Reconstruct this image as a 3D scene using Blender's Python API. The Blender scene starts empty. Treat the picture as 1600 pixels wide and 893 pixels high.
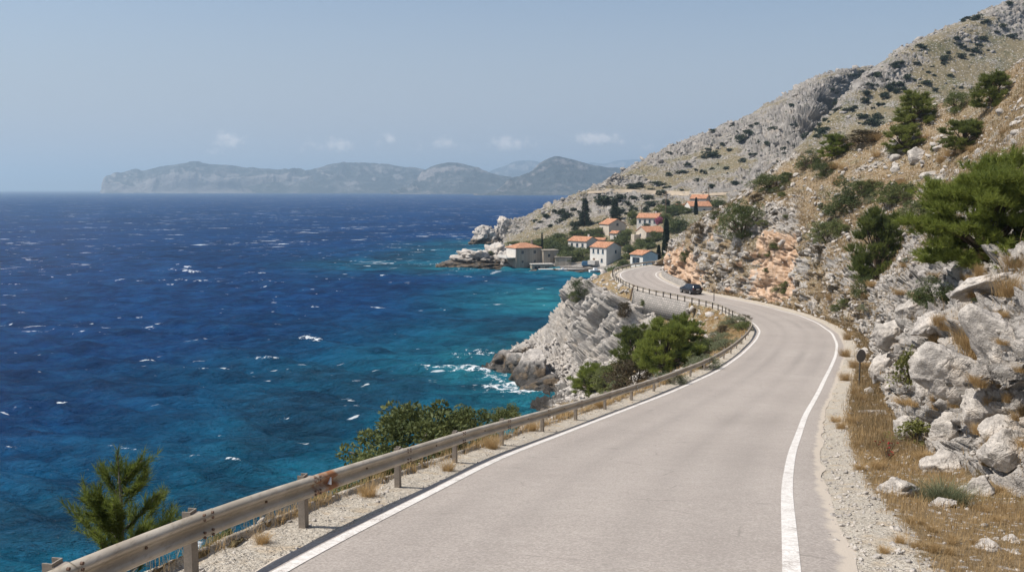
import bpy, bmesh, math, random
import numpy as np
from mathutils import Vector, Matrix
R_ = math.radians
sc = bpy.context.scene
COL = sc.collection

# ------------------------------------------------------------------ camera
CAMZ = 29.0
FPX = 1400.0                       # focal length in pixels of the 1600 px wide photograph
PITCH = math.atan(150.5 / FPX)
FWD = np.array([0, math.cos(PITCH), -math.sin(PITCH)])
UPV = np.array([0, math.sin(PITCH), math.cos(PITCH)])
EYE = np.array([0, 0, CAMZ])
cam_d = bpy.data.cameras.new('camera'); cam = bpy.data.objects.new('camera', cam_d); COL.objects.link(cam)
cam.location = EYE; cam.rotation_euler = (math.pi / 2 - PITCH, 0, 0)
cam_d.sensor_width = 36; cam_d.lens = 36 * FPX / 1600; cam_d.clip_end = 90000; cam_d.clip_start = 0.2
sc.camera = cam

def ray(px, py):
    d = np.array([1., 0, 0]) * (px - 800) + UPV * (446.5 - py) + FWD * FPX
    return d / np.linalg.norm(d)
def unproj(px, py, Y):
    d = ray(px, py); return EYE + d * (Y / d[1])
def project(P):
    v = np.asarray(P, float) - EYE
    zc = v @ FWD; zc = np.where(np.abs(zc) < 1e-3, 1e-3, zc)
    return np.stack([800 + FPX * v[..., 0] / zc, 446.5 - FPX * (v @ UPV) / zc], -1)

# ------------------------------------------------------------------ numpy noise
def _h(ix, iy, iz, s):
    n = (ix.astype(np.int64) * 374761393 + iy.astype(np.int64) * 668265263 + iz.astype(np.int64) * 2147483647 + s * 974634777) & 0xFFFFFFFF
    n = ((n ^ (n >> 13)) * 1274126177) & 0xFFFFFFFF
    n = ((n ^ (n >> 16)) * 2246822519) & 0xFFFFFFFF
    return ((n ^ (n >> 15)) & 0xFFFFFF).astype(np.float32) / np.float32(0xFFFFFF)
def vnoise(P, s=0):
    P = np.asarray(P, np.float64); i = np.floor(P).astype(np.int64); f = (P - i).astype(np.float32)
    f = f * f * f * (f * (f * 6 - 15) + 10); r = 0
    for a in (0, 1):
        wx = f[..., 0] if a else 1 - f[..., 0]
        for b in (0, 1):
            wy = f[..., 1] if b else 1 - f[..., 1]
            for c in (0, 1):
                wz = f[..., 2] if c else 1 - f[..., 2]
                r = r + wx * wy * wz * _h(i[..., 0] + a, i[..., 1] + b, i[..., 2] + c, s)
    return r
def fbm(P, o=5, s=0, g=.5, ridged=False):
    P = np.asarray(P, np.float64); r = 0; a = 1; t = 0
    for k in range(o):
        n = vnoise(P * (2.03 ** k) + k * 17.3, s + k)
        if ridged: n = 1 - np.abs(2 * n - 1)
        r = r + a * n; t += a; a *= g
    return r / t
def worley(P, s=0, jit=.95):
    """nearest cell: returns F1, F2, cell random numbers (3) and offset vector from the cell's point"""
    P = np.asarray(P, np.float64); i = np.floor(P).astype(np.int64)
    f1 = np.full(P.shape[:-1], 9.); f2 = f1.copy(); best = np.zeros(P.shape); cid = np.zeros(P.shape, np.int64)
    for a in (-1, 0, 1):
        for b in (-1, 0, 1):
            for c in (-1, 0, 1):
                q = i + np.array([a, b, c])
                off = np.stack([_h(q[..., 0], q[..., 1], q[..., 2], s + k) for k in range(3)], -1)
                v = P - (q + .5 + (off - .5) * jit)
                d = np.sqrt((v * v).sum(-1))
                m = d < f1
                f2 = np.where(m, f1, np.minimum(f2, d))
                f1 = np.where(m, d, f1)
                best[m] = v[m]; cid[m] = q[m]
    rnd = np.stack([_h(cid[..., 0], cid[..., 1], cid[..., 2], s + 11 + k) for k in range(3)], -1)
    return f1, f2, rnd, best
def sstep(a, b, x):
    t = np.clip((np.asarray(x, float) - a) / (b - a), 0, 1); return t * t * (3 - 2 * t)
def blocks(P, size, s, squash=(1, 1, 1), tilt=.6, ang=(0.35, -0.5, 0)):
    """faceted block noise in metres around 0: each Voronoi cell gets its own offset and its own tilted plane, with cracks"""
    M = np.array(Matrix.Rotation(ang[0], 3, 'X') @ Matrix.Rotation(ang[1], 3, 'Y') @ Matrix.Rotation(ang[2], 3, 'Z'))
    W = (P + (fbm(P / size * 1.3, 2, s + 50)[..., None] - .5) * size * .5) @ M.T / (size * np.array(squash))
    f1, f2, r, v = worley(W, s)
    t = ((r - .5) * 2 * v).sum(-1) * tilt
    return ((r[..., 0] - .5) * .9 + t - .35 * (1 - sstep(0, .12, f2 - f1))) * size, r[..., 1]

# ------------------------------------------------------------------ mesh helpers
def new_mesh(name, V, faces, mat=None, smooth=False, attrs=None, uv=None):
    V = np.ascontiguousarray(np.asarray(V, np.float32).reshape(-1, 3))
    me = bpy.data.meshes.new(name)
    if isinstance(faces, np.ndarray):
        nf, k = faces.shape
        me.vertices.add(len(V)); me.vertices.foreach_set('co', V.ravel())
        me.loops.add(nf * k); me.loops.foreach_set('vertex_index', np.ascontiguousarray(faces, np.int32).ravel())
        me.polygons.add(nf); me.polygons.foreach_set('loop_start', np.arange(0, nf * k, k, dtype=np.int32))
        me.polygons.foreach_set('loop_total', np.full(nf, k, np.int32))
        me.update(calc_edges=True)
    else:
        me.from_pydata(V.tolist(), [], [tuple(int(i) for i in f) for f in faces]); me.update()
    if smooth: me.polygons.foreach_set('use_smooth', np.ones(len(me.polygons), bool))
    for k, a in (attrs or {}).items():
        at = me.attributes.new(k, 'FLOAT', 'POINT'); at.data.foreach_set('value', np.ascontiguousarray(a, np.float32).ravel())
    if uv is not None:
        ul = me.uv_layers.new(name='UVMap')
        li = np.empty(len(me.loops), np.int32); me.loops.foreach_get('vertex_index', li)
        ul.data.foreach_set('uv', np.ascontiguousarray(np.asarray(uv, np.float32)[li]).ravel())
    if mat:
        for m in (mat if isinstance(mat, (list, tuple)) else [mat]): me.materials.append(m)
    return me
def obj(name, me, parent=None, loc=None, rz=None, scale=None):
    o = bpy.data.objects.new(name, me); COL.objects.link(o)
    if parent is not None: o.parent = parent
    if loc is not None: o.location = tuple(float(c) for c in loc)
    if rz is not None: o.rotation_euler = (0, 0, rz)
    if scale is not None: o.scale = (scale,) * 3 if np.isscalar(scale) else tuple(scale)
    return o
def tag(o, label, cat, group=None):
    o['label'] = label; o['category'] = cat
    if group: o['group'] = group
    return o
def kind(o, k): o['kind'] = k; return o
def thing(name, label, cat, loc=(0, 0, 0), rz=0, group=None, scale=None):
    o = bpy.data.objects.new(name, None); COL.objects.link(o); o.empty_display_size = .2
    o.location = tuple(float(c) for c in loc); o.rotation_euler = (0, 0, rz)
    if scale is not None: o.scale = (scale,) * 3 if np.isscalar(scale) else tuple(scale)
    return tag(o, label, cat, group)
def copy_tree(o, parent=None):
    c = o.copy(); COL.objects.link(c)
    if parent is not None: c.parent = parent
    for ch in list(o.children): copy_tree(ch, c)
    return c
class MB:
    """collects boxes, tubes, prisms into one mesh"""
    def __init__(s): s.V = []; s.F = []; s.M = []
    def add(s, V, F, m=0):
        b = len(s.V); s.V += [tuple(map(float, v)) for v in V]; s.F += [tuple(i + b for i in f) for f in F]; s.M += [m] * len(F)
    def box(s, c, d, rot=None, m=0, taper=1.):
        x, y, z = [k / 2 for k in d]
        V = [Vector((a * x * (taper if cc > 0 else 1), b * y * (taper if cc > 0 else 1), cc * z)) for cc in (-1, 1) for b in (-1, 1) for a in (-1, 1)]
        if rot is not None: V = [rot @ v for v in V]
        s.add([v + Vector(c) for v in V], [(0, 2, 3, 1), (4, 5, 7, 6), (0, 1, 5, 4), (2, 6, 7, 3), (0, 4, 6, 2), (1, 3, 7, 5)], m)
    def tube(s, pts, rad, n=8, m=0, cap=True):
        pts = [Vector(p) for p in pts]; rings = []
        rad = [rad] * len(pts) if np.isscalar(rad) else rad
        V = []
        for i, p in enumerate(pts):
            t = (pts[min(i + 1, len(pts) - 1)] - pts[max(i - 1, 0)]).normalized()
            a = t.cross(Vector((0, 0, 1)) if abs(t.z) < .9 else Vector((1, 0, 0))).normalized(); b = t.cross(a)
            V += [p + (a * math.cos(2 * math.pi * k / n) + b * math.sin(2 * math.pi * k / n)) * rad[i] for k in range(n)]
        F = [(i * n + k, i * n + (k + 1) % n, (i + 1) * n + (k + 1) % n, (i + 1) * n + k) for i in range(len(pts) - 1) for k in range(n)]
        if cap: F += [tuple(range(n)), tuple(range((len(pts) - 1) * n, len(pts) * n))]
        s.add(V, F, m)
    def prism(s, poly, y0, y1, m=0):
        """polygon in (x, z) extruded along y"""
        n = len(poly)
        V = [(p[0], y0, p[1]) for p in poly] + [(p[0], y1, p[1]) for p in poly]
        s.add(V, [tuple(range(n)), tuple(range(2 * n - 1, n - 1, -1))] + [(i, (i + 1) % n + 0, (i + 1) % n + n, i + n) for i in range(n)], m)
    def build(s, name, mat, parent=None, smooth=False, bevel=0, **k):
        me = new_mesh(name, s.V, s.F, mat, smooth)
        if any(s.M): me.polygons.foreach_set('material_index', np.array(s.M, np.int32))
        bm = bmesh.new(); bm.from_mesh(me); bmesh.ops.recalc_face_normals(bm, faces=bm.faces)
        if bevel: bmesh.ops.bevel(bm, geom=bm.edges[:], offset=bevel, segments=2, affect='EDGES')
        bm.to_mesh(me); bm.free()
        return obj(name, me, parent, **k)

# ------------------------------------------------------------------ splines
def hermite(P, u):
    """interpolating spline through P[k] (k, ...) at u in [0, k-1], tangents limited so that it does not overshoot"""
    P = np.asarray(P, float); n = len(P)
    d = np.diff(P, axis=0); m = np.zeros_like(P)
    a, b = d[:-1], d[1:]
    with np.errstate(divide='ignore', invalid='ignore'):
        h = np.where(a * b > 0, 2 * a * b / (a + b), 0)
    m[1:-1] = .5 * h + .25 * (a + b) * np.where(a * b > 0, 1, .3)
    m[0] = d[0]; m[-1] = d[-1]
    i = np.clip(np.floor(u).astype(int), 0, n - 2); t = (u - i).reshape((-1,) + (1,) * (P.ndim - 1))
    t2, t3 = t * t, t * t * t
    return (2 * t3 - 3 * t2 + 1) * P[i] + (t3 - 2 * t2 + t) * m[i] + (-2 * t3 + 3 * t2) * P[i + 1] + (t3 - t2) * m[i + 1]
def resample(P, step):
    P = np.asarray(P, float); s = np.r_[0, np.cumsum(np.linalg.norm(np.diff(P, axis=0), axis=1))]
    t = np.arange(0, s[-1], step)
    return np.stack([np.interp(t, s, P[:, k]) for k in range(P.shape[1])], -1)
def smooth_line(P, n):
    k = np.hanning(2 * n + 3)[1:-1]; k /= k.sum()
    Q = np.stack([np.convolve(np.pad(P[:, c], n + 0, mode='reflect', reflect_type='odd'), k, 'valid') for c in range(P.shape[1])], -1)
    return Q
def normals2d(P):
    t = np.gradient(P[:, :2], axis=0); t /= np.linalg.norm(t, axis=1)[:, None]
    return np.stack([t[:, 1], -t[:, 0]], -1)          # to the right of travel
def loft(ctrl, nu, nv, mind=14., uw=None, off=.25):
    """ctrl (K stations, C curves, 3) -> dense grid, spaced evenly in apparent size; returns P (nu,nv,3), u, v"""
    K, C = ctrl.shape[:2]
    def ev(u, v):
        A = hermite(ctrl, u)                                    # nu, C, 3
        return np.swapaxes(hermite(np.swapaxes(A, 0, 1), v), 0, 1)
    uf = np.linspace(0, K - 1, 900); vf = np.linspace(0, C - 1, 500)
    G = ev(uf, vf)
    D = np.maximum(np.linalg.norm(G - EYE, axis=-1), mind)
    pr = project(G); vis = ((pr[..., 0] > -150) & (pr[..., 0] < 1750) & (pr[..., 1] > -150) & (pr[..., 1] < 1000) & (G[..., 1] > 2))
    W = np.where(vis, 1, off) / D
    du = (np.linalg.norm(np.diff(G, axis=0), axis=-1) * W[1:]); dv = (np.linalg.norm(np.diff(G, axis=1), axis=-1) * W[:, 1:])
    cu = np.r_[0, np.cumsum(np.percentile(du, 85, axis=1) + 1e-6)]; cv = np.r_[0, np.cumsum(np.percentile(dv, 85, axis=0) + 1e-6)]
    u = np.interp(np.linspace(0, cu[-1], nu), cu, uf); v = np.interp(np.linspace(0, cv[-1], nv), cv, vf)
    return ev(u, v), u, v
def grid_normals(P):
    a = np.gradient(P, axis=0); b = np.gradient(P, axis=1); n = np.cross(a, b); n /= np.linalg.norm(n, axis=-1)[..., None] + 1e-9
    return n
def grid_faces(nu, nv, flip=False):
    i = np.arange(nu * nv).reshape(nu, nv)
    F = np.stack([i[:-1, :-1], i[1:, :-1], i[1:, 1:], i[:-1, 1:]], -1).reshape(-1, 4)
    return F[:, ::-1] if flip else F
# ------------------------------------------------------------------ materials
class NT:
    def __init__(s, name):
        s.m = bpy.data.materials.new(name); s.m.use_nodes = True; s.t = s.m.node_tree
        s.t.nodes.clear(); s.out = s.n('ShaderNodeOutputMaterial')
    def n(s, typ, **k):
        o = s.t.nodes.new(typ)
        for a, b in k.items(): setattr(o, a, b)
        return o
    def l(s, a, b): s.t.links.new(a, b)
    def put(s, sock, v):
        if isinstance(v, bpy.types.NodeSocket): s.l(v, sock)
        elif isinstance(v, (tuple, list)) and len(v) == 3 and sock.type == 'RGBA': sock.default_value = (*v, 1)
        else: sock.default_value = v
    def math(s, op, a, b=0., c=None, clamp=False):
        o = s.n('ShaderNodeMath', operation=op, use_clamp=clamp); s.put(o.inputs[0], a); s.put(o.inputs[1], b)
        if c is not None: s.put(o.inputs[2], c)
        return o.outputs[0]
    def mix(s, f, a, b, mode='MIX'):
        o = s.n('ShaderNodeMix', data_type='RGBA', blend_type=mode); s.put(o.inputs[0], f); s.put(o.inputs[6], a); s.put(o.inputs[7], b)
        return o.outputs[2]
    def step(s, x, a, b):
        o = s.n('ShaderNodeMapRange', interpolation_type='SMOOTHSTEP'); s.put(o.inputs[0], x); o.inputs[1].default_value = a; o.inputs[2].default_value = b
        return o.outputs[0]
    def pos(s, scale=(1, 1, 1), rot=(0, 0, 0), which='Object'):
        t = s.n('ShaderNodeTexCoord'); m = s.n('ShaderNodeMapping'); m.inputs['Scale'].default_value = scale; m.inputs['Rotation'].default_value = rot
        s.l(t.outputs[which], m.inputs[0]); return m.outputs[0]
    def noise(s, vec, scale, detail=4, rough=.55, dist=0.):
        o = s.n('ShaderNodeTexNoise'); s.l(vec, o.inputs['Vector']); o.inputs['Scale'].default_value = scale; o.inputs['Detail'].default_value = detail
        o.inputs['Roughness'].default_value = rough; o.inputs['Distortion'].default_value = dist; return o.outputs['Fac']
    def vor(s, vec, scale, feature='F1', out='Distance', rand=1.):
        o = s.n('ShaderNodeTexVoronoi', feature=feature); s.l(vec, o.inputs['Vector']); o.inputs['Scale'].default_value = scale; o.inputs['Randomness'].default_value = rand
        return o.outputs[out]
    def attr(s, name): return s.n('ShaderNodeAttribute', attribute_name=name).outputs['Fac']
    def bump(s, h, dist, strength=1., prev=None):
        o = s.n('ShaderNodeBump'); s.put(o.inputs['Height'], h); o.inputs['Distance'].default_value = dist; o.inputs['Strength'].default_value = strength
        if prev is not None: s.l(prev, o.inputs['Normal'])
        return o.outputs[0]
    def bsdf(s, col, rough=.9, spec=.2, nrm=None, metal=0., **k):
        b = s.n('ShaderNodeBsdfPrincipled'); s.put(b.inputs['Base Color'], col); s.put(b.inputs['Roughness'], rough); s.put(b.inputs['Specular IOR Level'], spec)
        s.put(b.inputs['Metallic'], metal)
        if nrm is not None: s.l(nrm, b.inputs['Normal'])
        for a, v in k.items(): s.put(b.inputs[a], v)
        return b.outputs[0]
    def done(s, sh): s.l(sh, s.out.inputs[0]); return s.m

def plain(name, col, rough=.8, spec=.3, var=.25, scale=3., metal=0., bump=0.):
    t = NT(name); p = t.pos(); n = t.noise(p, scale, 5); n2 = t.noise(p, scale * 9, 3)
    f = t.math('ADD', t.math('MULTIPLY', n, .6), t.math('MULTIPLY', n2, .4))
    c = t.mix(t.step(f, .3, .7), tuple(k * (1 - var) for k in col), tuple(min(1, k * (1 + var)) for k in col))
    return t.done(t.bsdf(c, rough, spec, t.bump(n2, bump) if bump else None, metal))

LIME_A = (.25, .23, .21); LIME_B = (.57, .522, .465)
def limestone(name, s=1., warm=0., dark=0.):
    """one rock look, s = size of the features in metres"""
    t = NT(name); p = t.pos()
    n1 = t.noise(p, .55 / s, 6, .6); n2 = t.noise(p, 3.5 / s, 5, .65); n3 = t.noise(p, 17 / s, 4, .6)
    cr = t.vor(t.pos((1, 1, 1.6), (.5, .5, 0)), 1.6 / s, 'DISTANCE_TO_EDGE')
    f = t.math('ADD', t.math('MULTIPLY', n1, .45), t.math('ADD', t.math('MULTIPLY', n2, .35), t.math('MULTIPLY', n3, .2)))
    a = tuple(x * (1 - dark) for x in LIME_A); b = tuple(x * (1 - dark) for x in LIME_B)
    c = t.mix(t.step(f, .36, .62), a, b)
    c = t.mix(t.math('MULTIPLY', t.step(n1, .52, .72), .35 + warm), c, (.42, .31, .20))        # ochre stain
    c = t.mix(t.math('MULTIPLY', t.step(t.noise(p, 6 / s, 6, .7), .55, .69), .5), c, (.15, .142, .135))   # lichen
    crn = t.math('ADD', cr, t.math('MULTIPLY', t.math('SUBTRACT', n2, .5), .10))
    ck = t.math('SUBTRACT', 1., t.step(crn, .0, .035))
    c = t.mix(t.math('MULTIPLY', ck, t.math('MULTIPLY', t.step(n1, .52, .66), .22)), c, (.17, .15, .13))     # earth filled fissures
    h = t.math('ADD', n2, t.math('MULTIPLY', n3, .45))
    nb = t.bump(h, .115 * s, .9)
    nb = t.bump(t.math('MULTIPLY', t.step(crn, 0, .06), t.step(n1, .46, .66)), .06 * s, .5, nb)
    return t, c, nb
def m_limestone(name, **k):
    t, c, nb = limestone(name, **k); return t.done(t.bsdf(c, .92, .15, nb))
def m_wetrock(name, s=1.):
    t, c, nb = limestone(name, s=s)
    z = t.n('ShaderNodeSeparateXYZ'); g = t.n('ShaderNodeNewGeometry'); t.l(g.outputs['Position'], z.inputs[0])
    k = t.math('ADD', z.outputs[2], t.math('MULTIPLY', t.noise(t.pos(), .8, 4), -3.0))
    w = t.math('SUBTRACT', 1., t.step(k, .2, 2.6))
    c = t.mix(w, c, t.mix(t.step(t.noise(t.pos(), .6, 3), .45, .6), (.045, .040, .034), (.12, .085, .05)))
    return t.done(t.bsdf(c, t.math('SUBTRACT', .92, t.math('MULTIPLY', w, .4)), .3, nb))

def m_ground(name, s=1., dark=0., speck=0., warm=0., dry=(.28, .205, .12), dry2=(.155, .115, .068), green=(.115, .115, .058), greenness=.25, fine=1.):
    """limestone and dry grass ground. Attributes: rock 0..1, earth 0..1 (raw orange cut), gravel 0..1, tone 0..1"""
    t, c, nb = limestone(name, s=s, dark=dark, warm=warm)
    p = t.pos()
    tone = t.attr('tone')
    c = t.mix(t.step(tone, 0, 1), t.mix(.26, c, (.16, .15, .145)), t.mix(.18, c, (.6, .57, .53)))
    g1 = t.noise(p, .35 / s, 5, .6); g2 = t.noise(p, 4. / s * fine, 5, .7); g3 = t.noise(p, 22. / s * fine, 3, .6)
    soil = t.mix(t.step(t.math('ADD', t.math('MULTIPLY', g2, .6), t.math('MULTIPLY', g3, .4)), .38, .6), dry2, dry)
    soil = t.mix(t.math('MULTIPLY', t.step(g1, .48, .66), greenness * 2), soil, green)
    # small pale stones lying in the grass
    st = t.vor(p, 4.6 / s, 'F1', 'Color'); sp = t.n('ShaderNodeSeparateColor'); t.l(st, sp.inputs[0])
    sd = t.vor(p, 4.6 / s, 'F1')
    stone = t.math('MULTIPLY', t.step(t.math('ADD', sp.outputs[0], t.math('MULTIPLY', t.math('SUBTRACT', g1, .5), 1.2)), .50, .54), t.math('SUBTRACT', 1., t.step(sd, .25, .42)))
    soil = t.mix(stone, soil, (.43, .40, .37))
    e = t.attr('earth')
    en = t.noise(t.pos((1, 1, .35)), 1.1 / s, 6, .62)
    ecol = t.mix(t.step(en, .35, .65), (.40, .255, .16), (.60, .445, .325))
    rk = t.math('ADD', t.attr('rock'), t.math('MULTIPLY', t.math('SUBTRACT', t.math('ADD', t.math('MULTIPLY', g2, .65), t.math('MULTIPLY', g1, .35)), .5), 2.4))
    rm = t.step(rk, .42, .58)
    col = t.mix(rm, soil, c)
    em = t.step(t.math('ADD', e, t.math('MULTIPLY', t.math('SUBTRACT', t.noise(p, .5 / s, 5, .6), .5), 1.7)), .45, .6)
    col = t.mix(em, col, ecol)
    gv = t.attr('gravel'); vc = t.vor(p, 34., 'F1', 'Color'); vs = t.n('ShaderNodeSeparateColor'); t.l(vc, vs.inputs[0])
    gcol = t.mix(vs.outputs[0], (.36, .315, .255), (.57, .52, .44))
    gcol = t.mix(t.step(t.noise(p, 2.3, 4), .5, .68), gcol, (.47, .39, .29))
    col = t.mix(t.step(t.math('ADD', gv, t.math('MULTIPLY', t.math('SUBTRACT', t.noise(p, 3., 5, .65), .5), 1.1)), .45, .6), col, gcol)
    if speck:                                                        # low cushion plants too small to stand as shrubs of their own
        v1 = t.vor(p, speck, 'F1'); vc1 = t.n('ShaderNodeSeparateColor'); t.l(t.vor(p, speck, 'F1', 'Color'), vc1.inputs[0])
        k = t.math('MULTIPLY', t.step(t.math('ADD', vc1.outputs[0], t.math('MULTIPLY', t.math('SUBTRACT', g1, .5), .8)), .60, .68), t.math('SUBTRACT', 1., t.step(t.math('ADD', v1, t.math('MULTIPLY', g2, .25)), .30, .48)))
        col = t.mix(t.math('MULTIPLY', k, .85), col, (.07, .078, .042))
    w = t.attr('wet')
    col = t.mix(w, col, (.05, .045, .04))
    nb2 = t.bump(t.math('ADD', g2, t.math('MULTIPLY', g3, .8)), .10 * s, .8, nb)
    return t.done(t.bsdf(col, .95, .08, nb2))

def m_leaf(name, a, b, transl=.3, scale=2.5, sat=None):
    t = NT(name); p = t.pos(); oi = t.n('ShaderNodeObjectInfo')
    n = t.noise(p, scale, 3); n2 = t.noise(p, scale * 14, 2)
    f = t.math('ADD', t.math('MULTIPLY', n, .5), t.math('ADD', t.math('MULTIPLY', n2, .35), t.math('MULTIPLY', oi.outputs['Random'], .15)))
    c = t.mix(t.step(f, .33, .68), a, b)
    d = t.bsdf(c, .65, .25); tr = t.n('ShaderNodeBsdfTranslucent'); t.put(tr.inputs[0], t.mix(.5, c, b))
    mx = t.n('ShaderNodeMixShader'); mx.inputs[0].default_value = transl; t.l(d, mx.inputs[1]); t.l(tr.outputs[0], mx.inputs[2])
    return t.done(mx.outputs[0])

M = {}
M['rock'] = m_limestone('limestone', s=.6)
M['rock_far'] = m_limestone('limestone_far', s=3.5, dark=.28)
M['rock_wet'] = m_wetrock('limestone_wet', s=1.3)
M['hill'] = m_ground('dry_hillside', s=.85, dark=.12, warm=.25, greenness=.2)
M['coast'] = m_ground('coast_slope', s=1.0, dry=(.33, .235, .12), greenness=.35)
M['mount'] = m_ground('mountain_slope', s=4.5, dark=.33, speck=.42, dry=(.25, .205, .125), dry2=(.165, .138, .082), green=(.095, .105, .05), greenness=.3, fine=1.5)
M['pine'] = m_leaf('pine_needles', (.065, .090, .021), (.235, .255, .062), .38, 1.6)
M['pine_bright'] = m_leaf('pine_needles_bright', (.08, .115, .022), (.265, .30, .062), .42, 1.6)
M['dark_leaf'] = m_leaf('dark_leaves', (.042, .062, .022), (.15, .17, .055), .2, 2.2)
M['olive_leaf'] = m_leaf('olive_leaves', (.055, .075, .024), (.19, .205, .068), .25, 2.2)
M['brown_leaf'] = m_leaf('brown_leaves', (.05, .042, .022), (.15, .105, .055), .25, 2.2)
M['sage'] = m_leaf('sage_leaves', (.10, .115, .06), (.21, .225, .125), .25, 2.)
M['far_leaf'] = m_leaf('far_shrub_leaves', (.022, .034, .018), (.055, .07, .034), .15, 1.)
M['dry_grass'] = m_leaf('dry_grass', (.25, .165, .075), (.55, .385, .19), .35, 3.)
M['slope_grass'] = m_leaf('slope_grass', (.10, .078, .04), (.32, .225, .115), .3, .8)
M['yellow_leaf'] = m_leaf('yellow_green_leaves', (.09, .10, .025), (.25, .245, .07), .3, 5.)
M['red_petal'] = plain('red_petals', (.32, .018, .022), .6, .2)
M['pink_petal'] = m_leaf('pink_blossom', (.30, .07, .14), (.5, .2, .27), .3, 2.)
M['bark'] = plain('bark', (.095, .068, .048), .95, .1, .4, 5, bump=.02)
M['bark_grey'] = plain('grey_bark', (.20, .175, .15), .95, .1, .3, 5)

# road
def m_road():
    t = NT('asphalt'); p = t.pos()
    a = t.noise(p, .22, 5, .6); b = t.noise(p, 2.2, 5, .6); g = t.noise(p, 34, 4, .75); v = t.vor(p, 42, 'F1', 'Color')
    vs = t.n('ShaderNodeSeparateColor'); t.l(v, vs.inputs[0])
    f = t.math('ADD', t.math('MULTIPLY', a, .2), t.math('ADD', t.math('MULTIPLY', b, .15), t.math('ADD', t.math('MULTIPLY', g, .36), t.math('MULTIPLY', vs.outputs[0], .22))))
    c = t.mix(t.step(f, .3, .7), (.262, .230, .204), (.418, .374, .333))
    tr = t.attr('track')                                                     # worn wheel paths, polished a little darker
    c = t.mix(t.math('MULTIPLY', tr, t.math('ADD', .22, t.math('MULTIPLY', t.step(t.noise(p, .07, 2), .4, .65), .30))), c, (.20, .178, .16))
    ck = t.vor(p, .33, 'DISTANCE_TO_EDGE'); cn = t.noise(p, 1.1, 4)
    crack = t.math('MULTIPLY', t.math('SUBTRACT', 1., t.step(t.math('ADD', ck, t.math('MULTIPLY', t.noise(p, 5, 3), .03)), .012, .024)), t.step(cn, .47, .55))
    c = t.mix(t.math('MULTIPLY', crack, .35), c, (.10, .09, .08))
    sp = t.step(t.noise(p, 1.4, 2), .70, .73)
    c = t.mix(t.math('MULTIPLY', sp, .25), c, (.12, .11, .10))
    ed = t.attr('edge')
    c = t.mix(t.step(t.math('ADD', ed, t.math('MULTIPLY', t.math('SUBTRACT', t.noise(p, 2.5, 5), .5), .8)), .5, .75), c, (.46, .40, .33))   # dust at the edges
    return t.done(t.bsdf(c, .88, .25, t.bump(t.math('ADD', g, vs.outputs[0]), .008, .7)))
M['road'] = m_road()
def m_paint():
    t = NT('road_paint'); p = t.pos()
    w = t.noise(p, 9, 5, .7); w2 = t.noise(p, 40, 3, .7)
    c = t.mix(t.step(t.math('ADD', t.math('MULTIPLY', w, .6), t.math('MULTIPLY', w2, .4)), .40, .62), (.66, .635, .60), (.47, .435, .395))
    wk = t.math('ADD', t.math('MULTIPLY', t.noise(p, 1.7, 4, .6), .5), t.math('MULTIPLY', t.noise(p, 30, 3, .75), .5))
    c = t.mix(t.step(wk, .56, .60), c, (.35, .31, .275))
    return t.done(t.bsdf(c, .7, .3, t.bump(w2, .004)))
M['paint'] = m_paint()
def m_rail():
    t = NT('galvanised_rail'); p = t.pos()
    a = t.noise(p, 1.3, 5); b = t.noise(t.pos((1, 1, 7)), 6, 4)
    c = t.mix(t.step(a, .35, .65), (.385, .325, .245), (.515, .45, .36))
    c = t.mix(t.math('MULTIPLY', t.step(b, .52, .75), .5), c, (.25, .185, .12))
    r = t.attr('rust'); rm = t.step(t.math('ADD', r, t.math('MULTIPLY', t.math('SUBTRACT', t.noise(p, 5, 5, .7), .5), .9)), .4, .75)
    c = t.mix(rm, c, t.mix(t.noise(p, 12, 4), (.20, .075, .028), (.36, .16, .06)))
    return t.done(t.bsdf(c, t.math('ADD', .5, t.math('MULTIPLY', rm, .3)), .4, t.bump(b, .002), t.math('MULTIPLY', t.math('SUBTRACT', 1., rm), .25)))
M['rail'] = m_rail()
M['post'] = plain('galvanised_post', (.27, .23, .19), .6, .4, .25, 4, .2)
M['bolt'] = plain('rusty_bolt', (.13, .08, .055), .7, .3)
M['dark_metal'] = plain('dark_metal', (.06, .052, .046), .6, .4)
M['grey_metal'] = plain('grey_sign_back', (.21, .195, .175), .55, .4, .15, 8, .3)
M['wood'] = plain('weathered_wood', (.17, .12, .085), .9, .1, .35, 6)
# masonry
def m_masonry(name, a, b, mortar, bw=.62, bh=.30, uvs='UV', msize=.03):
    t = NT(name); p = t.pos(which=uvs)
    br = t.n('ShaderNodeTexBrick'); t.l(p, br.inputs['Vector']); t.put(br.inputs['Color1'], a); t.put(br.inputs['Color2'], b); t.put(br.inputs['Mortar'], mortar)
    br.inputs['Scale'].default_value = 1; br.inputs['Mortar Size'].default_value = msize; br.inputs['Brick Width'].default_value = bw; br.inputs['Row Height'].default_value = bh
    n = t.noise(t.pos(), 3, 5, .65)
    c = t.mix(t.math('MULTIPLY', t.step(n, .45, .7), .5), br.outputs['Color'], tuple(k * .55 for k in a))
    nb = t.bump(t.math('SUBTRACT', t.noise(t.pos(), 6, 4), t.math('MULTIPLY', br.outputs['Fac'], .8)), .05)
    return t.done(t.bsdf(c, .93, .12, nb))
M['masonry'] = m_masonry('stone_masonry', (.37, .335, .30), (.27, .25, .225), (.13, .12, .108))
M['stonewall'] = m_masonry('house_stone', (.41, .355, .285), (.31, .265, .21), (.22, .195, .165), .8, .35, 'Object', .03)
M['plaster'] = plain('white_plaster', (.63, .59, .53), .9, .2, .13, .5)
M['cream'] = plain('cream_plaster', (.50, .435, .355), .9, .2, .12, .8)
M['greyplaster'] = plain('grey_plaster', (.40, .38, .35), .9, .2, .15, .8)
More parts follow.
